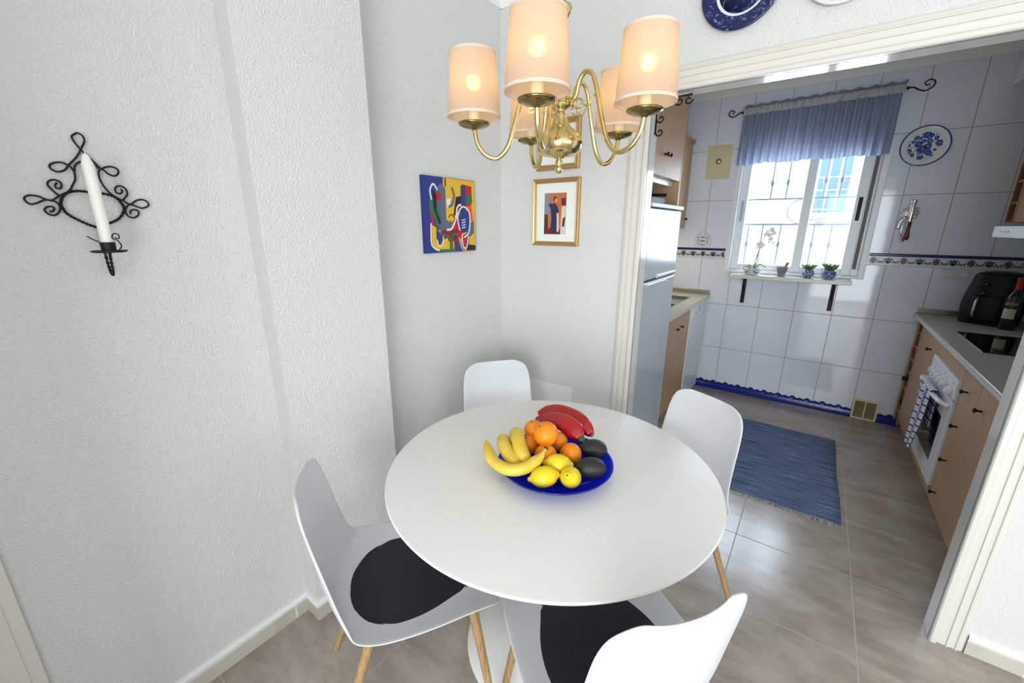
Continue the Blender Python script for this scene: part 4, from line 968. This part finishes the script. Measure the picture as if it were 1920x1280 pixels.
def banana(label, pts, rmax=.0175, tip=True):
    t = thing('banana', label, 'banana', pts[0], group='bananas in the blue bowl')
    P = catmull([Vector(p) for p in pts], 6); N_ = len(P)
    rs = [rmax*(.35+.65*min(1, (i/(N_-1))/.16)**.7)*(1 if i/(N_-1) < .78 else max(.34, 1-((i/(N_-1)-.78)/.14)*.66)) for i in range(N_)]
    body = MB().tube(P, rs, 10); k = int(N_*.90)
    obj('skin', body, M['banana'], t, smooth=True)
    obj('stalk', MB().tube(P[k:], [r*1.04 for r in rs[k:]], 10), M['banana_green'], t, smooth=True)
    obj('blossom_end', MB().tube([P[0]+(P[0]-P[1]).normalized()*.004, P[0]+(P[1]-P[0])*.2], [.004,.0068], 8), M['banana_tip'], t, smooth=True)
    obj('stalk_tip', MB().tube([P[-1]-(P[-1]-P[-2])*.3, P[-1]+(P[-1]-P[-2]).normalized()*.005], rs[-1]*1.1, 8), M['banana_tip'], t, smooth=True)
    return t
banana('front banana, its stalk pointing up at the oranges', [(.695,-.985,.815),(.735,-1.018,.800),(.785,-1.042,.795),(.838,-1.045,.797),(.875,-1.018,.806),(.893,-.975,.822),(.897,-.945,.842)], .0185)
banana('banana standing highest, right beside the oranges', [(.745,-.893,.820),(.760,-.908,.832),(.785,-.935,.834),(.818,-.966,.822),(.845,-.985,.805),(.862,-1.0,.795)], .0235)
banana('banana at the back left, behind the front one', [(.722,-.925,.805),(.733,-.943,.815),(.755,-.968,.817),(.79,-.99,.808),(.825,-1.005,.795),(.842,-1.015,.79)], .0225)

# ------------------------------------------------------------------ chandelier
LX, LY = .868, -.870
ch = thing('chandelier', 'five-armed polished brass chandelier hanging above the table', 'chandelier', (LX,LY,CZ))
L0 = (LX,LY,0)
obj('finial', MB().lathe([(1e-5,1.636),(.008,1.640),(.011,1.648),(.008,1.656),(.006,1.660),(.010,1.664),(.010,1.668),(.006,1.672),(.006,1.680)], L0, 24), M['brass'], ch, smooth=True)
obj('body', MB().lathe([(.004,1.674),(.014,1.675),(.016,1.678),(.044,1.683),(.057,1.694),(.062,1.708),(.059,1.722),(.047,1.738),(.032,1.750),(.023,1.762),(.018,1.776),(.019,1.782),(.012,1.786),(.012,1.792),(.022,1.797),(.028,1.802),(.028,1.806)], L0, 48), M['brass'], ch, smooth=True)
obj('collar', MB().lathe([(.028,1.804),(.024,1.808),(.024,1.836),(.028,1.840),(.026,1.846),(.012,1.850),(.009,1.858),(.013,1.864),(.009,1.870)], L0, 32), M['brass'], ch, smooth=True)
obj('stem', MB().lathe([(.007,1.868),(.007,1.885),(.014,1.893),(.017,1.905),(.010,1.925),(.006,1.935),(.010,1.945),(.012,1.955),(.007,1.968),(.006,1.985),(.008,1.992),(.018,2.008),(.021,2.022),(.019,2.026),(.006,2.030),(.004,2.04)], L0, 28), M['brass'], ch, smooth=True)
mb = MB(); z = 2.045; k = 0
while z < CZ-.06:
    ring = []
    for j in range(16):
        a = 2*PI*j/16; dx = .010*math.cos(a); dz = .017*math.sin(a)
        ring.append((LX+(dx if k % 2 == 0 else 0), LY+(dx if k % 2 else 0), z+.012+dz))
    mb.tube(ring, .0024, 7, closed=True); z += .026; k += 1
obj('chain', mb, M['brass'], ch, smooth=True)
obj('ceiling_rose', MB().lathe([(.006,CZ-.05),(.02,CZ-.04),(.05,CZ-.012),(.055,CZ)], L0, 32), M['brass'], ch, smooth=True)
PH0 = -.0142; RA_ = .2275
for k in range(5):
    a = PH0+k*2*PI/5; ca, sa = math.cos(a), math.sin(a)
    def P3(r, z, t=0): return (LX+r*ca-t*sa, LY+r*sa+t*ca, z)
    arm = obj('arm', MB().tube([P3(.020,1.815),P3(.036,1.812),P3(.045,1.822),P3(.052,1.850),P3(.068,1.868),P3(.088,1.860),P3(.102,1.825),P3(.118,1.765),P3(.138,1.705),P3(.166,1.676),P3(.198,1.684),P3(.220,1.712),P3(RA_,1.75)], .0062, 12, smooth=8), M['brass'], ch, smooth=True)
    obj('scroll', MB().tube([P3(.052+.014*math.cos(t*.5)*(1-t*.035), 1.798+.014*math.sin(t*.5)*(1-t*.035)) for t in range(14)], .0028, 8, smooth=3).tube([P3(.066,1.798),P3(.080,1.792),P3(.096,1.812),P3(.107,1.812)], .0026, 8, smooth=5), M['brass'], arm, smooth=True)
    pan = obj('drip_pan', MB().lathe([(.006,1.744),(.010,1.748),(.030,1.752),(.041,1.757),(.0425,1.761),(.041,1.762),(.034,1.759),(.016,1.757),(.015,1.762),(1e-5,1.762)], P3(RA_,0), 36), M['brass_dark'], arm, smooth=True)
    sl = obj('candle_sleeve', MB().lathe([(.0155,1.762),(.0155,1.832),(1e-5,1.833)], P3(RA_,0), 24), M['sleeve'], arm, smooth='auto')
    obj('bulb', MB().lathe([(.005,1.833),(.006,1.838),(.0095,1.843),(.0115,1.850),(.0120,1.856),(.0108,1.862),(.0075,1.867),(1e-5,1.869)], P3(RA_,0), 20), M['bulb'], arm, smooth=True)
    z0, z1 = 1.775, 1.922
    sh_ = obj('lamp_shade', MB().lathe([(.070,z0),(.0673,z0+.035),(.0645,z0+.07),(.0615,z0+.11),(.0585,z1)], P3(RA_,0), 64, capped=False), M['shade'], arm, smooth=True)
    for nm, r_, z_ in (('bottom_edging',.0703,z0+.002),('top_edging',.0588,z1-.002)):
        obj(nm, MB().lathe([(r_-.0012,z_-.003),(r_+.0008,z_-.003),(r_+.0006,z_+.004),(r_-.0014,z_+.004),(r_-.0012,z_-.003)], P3(RA_,0), 64, capped=False), M['trimfab'], sh_)
    c_ = P3(RA_,0); mb = MB()
    for j in range(3):
        b_ = a+j*2*PI/3; mb.tube([(c_[0]+.012*math.cos(b_),c_[1]+.012*math.sin(b_),1.84),(c_[0]+.03*math.cos(b_),c_[1]+.03*math.sin(b_),1.90),(c_[0]+.0575*math.cos(b_),c_[1]+.0575*math.sin(b_),z1-.006)], .0012, 5, smooth=3)
    obj('shade_carrier', mb, M['brass'], sh_, smooth=True)

# ------------------------------------------------------------------ pictures and plates in the dining room
pa = thing('abstract_painting', 'unframed abstract canvas in blue, yellow and red on the wall left of the corner', 'painting', (0,-.415,1.37))
PAL = {'blue':'#27357f','yellow':'#dfb02b','red':'#b3202a','green':'#2c6b4d','grey':'#56637e','white':'#e2dfdc','black':'#17161d','orange':'#d8611f','pink':'#c98f98','dred':'#7d1b28'}
pm = {k_: mat('painted '+k_, v_, .55) for k_, v_ in PAL.items()}
ya, yb, za, zb = -.590, -.242, 1.376, 1.716
obj('canvas', MB().box((.0,ya,za),(.017,yb,zb)), [mat('blue canvas edge', '#202c66', .6)], pa)
keys = list(PAL); mb = MB(); lay = [0]
def poly(c, pts):
    lay[0] += 1; x = .0172+lay[0]*.00006
    mb.add([(x, ya+(yb-ya)*p[0], zb-(zb-za)*p[1]) for p in pts], [tuple(range(len(pts)))], keys.index(c))
def ribbon(c, pts, w):
    P = catmull([Vector((p[0],p[1],0)) for p in pts], 5); L_, R_ = [], []
    for i in range(len(P)):
        d = (P[min(i+1,len(P)-1)]-P[max(i-1,0)]).normalized(); n_ = Vector((-d.y,d.x,0))*w/2; L_.append(P[i]+n_); R_.append(P[i]-n_)
    lay[0] += 1; x = .0172+lay[0]*.00006
    for i in range(len(P)-1):
        q = [L_[i],L_[i+1],R_[i+1],R_[i]]; mb.add([(x, ya+(yb-ya)*p.x, zb-(zb-za)*p.y) for p in q], [(0,1,2,3)], keys.index(c))
poly('yellow', [(.005,.005),(.995,.005),(.995,.995),(.005,.995)])
poly('blue', [(0,0),(.36,0),(.36,.20),(.30,.45),(.28,.65),(.22,.75),(.12,.66),(.06,1),(0,1)])
poly('blue', [(.02,.7),(.12,.72),(.10,.90),(.22,1),(.02,1)])
poly('grey', [(.24,.13),(.33,.08),(.40,.14),(.40,.55),(.52,.62),(.50,.75),(.32,.78),(.22,.6),(.18,.3)])
poly('red', [(.72,.06),(.93,.08),(.92,.40),(.74,.40)]); poly('dred', [(.76,.07),(.80,.07),(.80,.30),(.76,.30)])
poly('green', [(.77,.25),(.93,.17),(.94,.30),(.80,.33)]); poly('orange', [(.82,.36),(.92,.34),(.95,.56),(.84,.58)])
poly('green', [(.10,.28),(.22,.30),(.30,.52),(.28,.60),(.18,.56),(.10,.42)])
poly('red', [(.09,.38),(.16,.56),(.22,.74),(.50,.66),(.66,.48),(.72,.60),(.70,.80),(.58,.86),(.30,.84),(.16,.80)])
poly('dred', [(.30,.70),(.62,.68),(.60,.82),(.34,.84)])
poly('black', [(.16,.16),(.24,.24),(.22,.44),(.30,.60),(.26,.62),(.17,.40)])
poly('black', [(.60,.24),(.72,.22),(.72,.34),(.60,.48),(.54,.50)])
poly('blue', [(.70,.08),(.78,.08),(.80,.35),(.80,.66),(.70,.70),(.62,.62),(.70,.36)])
poly('blue', [(.78,.40),(.86,.44),(.87,.62),(.82,.72),(.70,.74),(.72,.60),(.80,.55)])
poly('grey', [(.86,.60),(.97,.56),(.96,.74),(.86,.80),(.84,.98),(.78,.98),(.80,.76)])
poly('yellow', [(.12,.62),(.20,.66),(.22,.80),(.28,.90),(.34,.82),(.42,.80),(.42,.97),(.20,.96),(.13,.90)])
poly('blue', [(.20,.70),(.30,.74),(.30,.86),(.25,.90),(.20,.84)])
poly('green', [(.18,.95),(.56,.96),(.56,.995),(.20,.995)]); poly('dred', [(.54,.84),(.66,.82),(.66,.97),(.54,.97)])
poly('black', [(.80,.90),(.99,.92),(.99,.99),(.80,.99)]); poly('red', [(.70,.78),(.80,.74),(.80,.92),(.74,.96)])
poly('red', [(.22,.20),(.30,.20),(.32,.29),(.24,.31)]); poly('white', [(.41,.28),(.50,.26),(.48,.34),(.42,.40)]); poly('blue', [(.56,.86),(.74,.90),(.74,.995),(.56,.995)])
ribbon('white', [(.14,.30),(.12,.18),(.18,.10),(.25,.17)], .025); ribbon('white', [(.40,.69),(.50,.67),(.58,.54),(.62,.38),(.70,.34)], .03)
ribbon('white', [(.66,.70),(.62,.50),(.72,.37),(.85,.42),(.88,.58),(.84,.74),(.74,.80)], .024); ribbon('white', [(.11,.60),(.10,.85),(.15,.93),(.25,.97)], .02)
ribbon('white', [(.21,.82),(.24,.91),(.31,.89),(.33,.78)], .018); ribbon('white', [(.70,.76),(.72,.92),(.79,.95),(.84,.78)], .02); ribbon('pink', [(.64,.80),(.68,.92),(.72,.99)], .03)
ribbon('green', [(.20,.60),(.24,.72),(.38,.77),(.46,.80),(.46,.97)], .03); ribbon('green', [(.50,.96),(.50,.78),(.60,.76),(.62,.94)], .025)
ribbon('black', [(.40,.01),(.40,.12)], .02); ribbon('black', [(.44,.52),(.50,.48),(.56,.54),(.50,.60),(.46,.56)], .012); ribbon('grey', [(.52,.12),(.56,.22),(.52,.34),(.45,.38)], .035)
for i in range(4): ribbon('white', [(.70,.56+i*.035),(.78,.545+i*.035)], .014)
obj('paint', mb, [pm[k_] for k_ in keys], pa)

fp = thing('framed_picture', 'small picture of a dancing couple in a gold frame with a wide white mount', 'picture', (.355,0,1.40))
def moulding(mb, xa, xb, za, zb, w, d=.018):
    pr = [(0,0),(0,d*.7),(w*.25,d),(w*.6,d*.75),(w*.75,d*.9),(w,d*.5),(w,0)]
    cs = [lambda o: (xa+o,za+o), lambda o: (xb-o,za+o), lambda o: (xb-o,zb-o), lambda o: (xa+o,zb-o)]; n = len(pr)
    vs = [(c_(o)[0], -t, c_(o)[1]) for c_ in cs for o, t in pr]
    mb.add(vs, [(s*n+i, ((s+1)%4)*n+i, ((s+1)%4)*n+i+1, s*n+i+1) for s in range(4) for i in range(n-1)]); return mb
obj('frame', moulding(MB(), .219, .492, 1.402, 1.731, .022), M['gold_frame'], fp)
obj('mount', MB().box((.240,-.007,1.423),(.471,-.001,1.710)), M['mat_board'], fp)
mb = MB(); lay[0] = 0; pk = ['orange','brown','slate','ivory','blue','maroon','skin']
pmat = [mat('print '+n_, c_, .6) for n_, c_ in zip(pk, ('#c06a35','#4a2b25','#7d8794','#d3c8bd','#232750','#6a1f2c','#d9b093'))]
def pp2(c_, pts):
    lay[0] += 1; y = -.0072-lay[0]*.00006
    mb.add([(.289+.128*p[0], y, 1.662-.202*p[1]) for p in pts], [tuple(range(len(pts)))], pk.index(c_))
pp2('orange', [(0,0),(1,0),(1,1),(0,1)]); pp2('slate', [(0,0),(.22,0),(.26,.45),(.10,.55),(0,.5)]); pp2('brown', [(0,.5),(.16,.52),(.20,1),(0,1)])
pp2('maroon', [(0,.88),(.4,.84),(.9,.88),(1,1),(0,1)]); pp2('ivory', [(.80,.30),(.98,.32),(1,1),(.76,1)]); pp2('maroon', [(.76,.14),(.96,.12),(.98,.30),(.80,.32)])
pp2('ivory', [(.56,.40),(.66,.42),(.70,.92),(.60,.95)]); pp2('blue', [(.36,.26),(.50,.24),(.62,.34),(.68,.44),(.64,.50),(.58,.46),(.60,.96),(.44,.96),(.30,.88),(.34,.60),(.28,.36),(.20,.28),(.24,.24)])
pp2('brown', [(.42,.10),(.50,.07),(.56,.12),(.54,.18),(.44,.19)]); pp2('skin', [(.50,.13),(.58,.14),(.56,.22),(.50,.22)]); pp2('brown', [(.86,.62),(.98,.56),(.94,.80),(.84,.82)])
obj('print', mb, pmat, fp)
mr = thing('gold_framed_picture', 'small gold-framed picture mostly hidden behind the brass chandelier', 'picture', (.358,0,1.77))
obj('frame', moulding(MB(), .237, .480, 1.770, 2.00, .026), M['gold_frame'], mr)
obj('mount', MB().box((.26,-.007,1.794),(.457,-.001,1.977)), M['mat_board'], mr)

# plates above the doorway
p1 = thing('wall_plate', 'dark blue transferware plate on the wall above the doorway, nearer the chandelier', 'plate', (1.103,0,2.33))
c = (1.103,0,2.325)
obj('rim', MB().lathe([(.075,.004),(.080,.010),(.115,.020),(.130,.024),(.134,.021),(.130,.016),(.1,.006),(.07,0)], c, 56, axis='-y'), M['delft_dark'], p1, smooth=True)
obj('well', MB().lathe([(.079,.0085),(.070,.0078),(1e-5,.0078)], c, 48, axis='-y'), M['delft_mid'], p1, smooth=True)
obj('white_band', MB().lathe([(.0855,.0128),(.084,.0125),(.078,.0107),(.076,.0090)], c, 56, axis='-y', capped=False), M['china'], p1, smooth=True)
p2 = thing('wall_plate', 'white plate with a blue pattern above the doorway, right of the dark blue one', 'plate', (1.402,0,2.31))
c = (1.402,0,2.308)
obj('rim', MB().lathe([(.098,.018),(.108,.021),(.112,.019),(.108,.014),(.07,.0)], c, 56, axis='-y', capped=False), M['china'], p2, smooth=True)
obj('dish', MB().lathe([(.099,.0185),(.075,.009),(.06,.006),(1e-5,.006)], c, 48, axis='-y'), M['delft_white'], p2, smooth=True)

# ------------------------------------------------------------------ candle sconce on the left wall
sn = thing('candle_sconce', 'black twisted wrought iron wall candle holder with loops and scrolls', 'candle holder', (XL,-1.67,1.39))
SW = {
'a':[(-1.666,1.668),(-1.673,1.682),(-1.676,1.694),(-1.67,1.701),(-1.664,1.704),(-1.657,1.699),(-1.656,1.688),(-1.664,1.672),(-1.673,1.656),(-1.683,1.643),(-1.693,1.632),(-1.702,1.62),(-1.714,1.615),(-1.724,1.62),(-1.724,1.628),(-1.716,1.634),(-1.704,1.636),(-1.696,1.632),(-1.69,1.626),(-1.687,1.615),(-1.689,1.6),(-1.696,1.587),(-1.704,1.574),(-1.721,1.563),(-1.736,1.552),(-1.747,1.554),(-1.755,1.559),(-1.768,1.561),(-1.777,1.556),(-1.777,1.548),(-1.771,1.542),(-1.76,1.545),(-1.747,1.552),(-1.737,1.551),(-1.729,1.547),(-1.726,1.537),(-1.73,1.526),(-1.738,1.519),(-1.747,1.521),(-1.752,1.529),(-1.748,1.536),(-1.739,1.538),(-1.736,1.533),(-1.741,1.527),(-1.745,1.528)],
'b':[(-1.723,1.563),(-1.731,1.574),(-1.736,1.585),(-1.733,1.593),(-1.724,1.597),(-1.715,1.593),(-1.714,1.585),(-1.718,1.578),(-1.724,1.58),(-1.724,1.586),(-1.72,1.591)],
'c':[(-1.686,1.618),(-1.684,1.629),(-1.677,1.638),(-1.668,1.642),(-1.658,1.642),(-1.648,1.639),(-1.644,1.628)],
'd':[(-1.666,1.668),(-1.658,1.657),(-1.65,1.646),(-1.639,1.63),(-1.631,1.633),(-1.62,1.636),(-1.609,1.632),(-1.608,1.623),(-1.616,1.615),(-1.627,1.618),(-1.635,1.627),(-1.642,1.626),(-1.645,1.618),(-1.645,1.604),(-1.64,1.586),(-1.629,1.569),(-1.612,1.557),(-1.599,1.549),(-1.585,1.559),(-1.571,1.561),(-1.563,1.554),(-1.564,1.546),(-1.577,1.54),(-1.588,1.544),(-1.599,1.548),(-1.607,1.543),(-1.612,1.53),(-1.608,1.519),(-1.598,1.516),(-1.588,1.523),(-1.587,1.533),(-1.596,1.536),(-1.603,1.53),(-1.602,1.524)],
'e':[(-1.611,1.559),(-1.601,1.572),(-1.601,1.584),(-1.607,1.591),(-1.616,1.591),(-1.622,1.583),(-1.62,1.575),(-1.613,1.574),(-1.609,1.58),(-1.611,1.585)]}
for k_, pts in SW.items(): obj('scroll', MB().tube([(XL+.008,p[0],p[1]) for p in pts], .0021, 8, smooth=4), M['iron'], sn, smooth=True)
def twisted(pts, closed=False):
    P = catmull([Vector(p) for p in pts], 10, closed); mb = MB()
    for ph in (0, PI):
        Q = []
        for i, p in enumerate(P):
            d = (P[(i+1)%len(P)]-P[i-1]).normalized() if 0 < i < len(P)-1 or closed else (P[min(i+1,len(P)-1)]-P[max(0,i-1)]).normalized()
            u = d.cross(Vector((1,0,0)));  u = u.normalized() if u.length > 1e-3 else Vector((0,1,0)); w_ = d.cross(u)
            a = ph+i*.9; Q.append(p+u*.0017*math.cos(a)+w_*.0017*math.sin(a))
        mb.tube(Q, .0018, 6, closed=closed)
    return mb
ring = [(-1.723,1.547),(-1.717,1.561),(-1.705,1.571),(-1.687,1.575),(-1.669,1.573),(-1.643,1.571),(-1.625,1.564),(-1.615,1.548),(-1.614,1.534),(-1.626,1.515),(-1.643,1.504),(-1.657,1.498),(-1.67,1.492),(-1.684,1.497),(-1.702,1.509),(-1.717,1.522),(-1.723,1.537)]
obj('ring', twisted([(XL+.009,p[0],p[1]) for p in ring], True), M['iron'], sn, smooth=True)
CX, CY = .098, -1.672
obj('arm', twisted([(XL+.009,-1.67,1.492),(XL+.010,-1.67,1.450),(XL+.012,-1.67,1.41),(XL+.020,-1.67,1.385),(XL+.036,-1.67,1.378),(XL+.052,-1.671,1.392),(XL+.064,-1.672,1.42),(CX,CY,1.434)]), M['iron'], sn, smooth=True)
obj('drip_plate', MB().lathe([(1e-5,1.434),(.030,1.434),(.034,1.437),(.033,1.439),(1e-5,1.437)], (CX,CY,0), 28), M['iron'], sn, smooth=True)
obj('cup', MB().lathe([(.0135,1.437),(.0145,1.458),(.0135,1.458),(.012,1.440),(1e-5,1.440)], (CX,CY,0), 24), M['iron'], sn, smooth='auto')
obj('finger_loop', MB().tube([(CX+.01,CY+.014,1.437),(CX+.01,CY+.022,1.448),(CX+.01,CY+.018,1.461),(CX+.01,CY+.009,1.468),(CX+.01,CY+.014,1.478),(CX+.01,CY+.022,1.474),(CX+.01,CY+.020,1.466),(CX+.01,CY+.014,1.469)], .0014, 7, smooth=5), M['iron'], sn, smooth=True)
obj('wire_prong', MB().tube([(CX,CY-.014,1.459),(CX-.008,CY-.024,1.466),(CX-.012,CY-.030,1.472)], .0014, 7, smooth=4), M['iron'], sn, smooth=True)
cd = thing('taper_candle', 'white unlit taper candle standing in the wrought iron wall holder', 'candle', (CX,CY,1.441))
obj('wax', MB().lathe([(.0105,1.441),(.0115,1.462),(.0113,1.62),(.0108,1.632),(.006,1.648),(.0025,1.653),(1e-5,1.654)], (CX,CY,0), 24), M['candle'], cd, smooth=True)
obj('wick', MB().tube([(CX,CY,1.652),(CX+.001,CY,1.661)], .0008, 6), M['candle'], cd)

# ------------------------------------------------------------------ light
wd = bpy.data.worlds.new('World'); sc.world = wd; wd.use_nodes = True
nt = wd.node_tree; bg = nt.nodes['Background']; bg.inputs[0].default_value = (.86,.93,1,1); bg.inputs[1].default_value = 2.7
def area(name, loc, rot, sx, sy, power, col, portal=False):
    l = bpy.data.lights.new(name, 'AREA'); l.shape = 'RECTANGLE'; l.size = sx; l.size_y = sy; l.energy = power; l.color = col
    if portal: l.cycles.is_portal = True
    o = bpy.data.objects.new(name, l); COL.objects.link(o); o.location = loc; o.rotation_euler = rot; return o
area('daylight_terrace_door', (2.65,YB+.02,1.1), (PI/2,0,0), 2.4, 2.1, 116, (.90,.955,1))
area('daylight_side_window', (XR-.02,-2.2,1.4), (PI/2,0,PI/2), 2.3, 1.5, 1.2, (.93,.97,1))
area('daylight_kitchen_window', (1.27,Y1+.2,1.6), (-PI/2,0,0), .8, .85, 19, (.78,.87,1))

area('under_cabinet_lamp', (.30,1.75,1.485), (0,0,0), .05, .5, 1.6, (1,.86,.66))

# ------------------------------------------------------------------ camera
yaw, pitch, roll = -.6303, -.2715, .0038
fw = Vector((math.sin(yaw)*math.cos(pitch), math.cos(yaw)*math.cos(pitch), math.sin(pitch)))
rt = Vector((math.cos(yaw), -math.sin(yaw), 0)); up = rt.cross(fw)
r2 = rt*math.cos(roll)+up*math.sin(roll); u2 = up*math.cos(roll)-rt*math.sin(roll)
cam = bpy.data.cameras.new('camera'); co = bpy.data.objects.new('camera', cam); COL.objects.link(co)
cam.sensor_width = 36; cam.lens = 773.25/1920*36; cam.clip_start = .02
mw = Matrix(((r2.x,u2.x,-fw.x,1.4786),(r2.y,u2.y,-fw.y,-1.9192),(r2.z,u2.z,-fw.z,1.4973),(0,0,0,1)))
co.matrix_world = mw; sc.camera = co
sc.view_settings.view_transform = 'Standard'; sc.view_settings.look = 'None'; sc.view_settings.exposure = .12; sc.view_settings.gamma = 1; sc.view_settings.use_curve_mapping = False
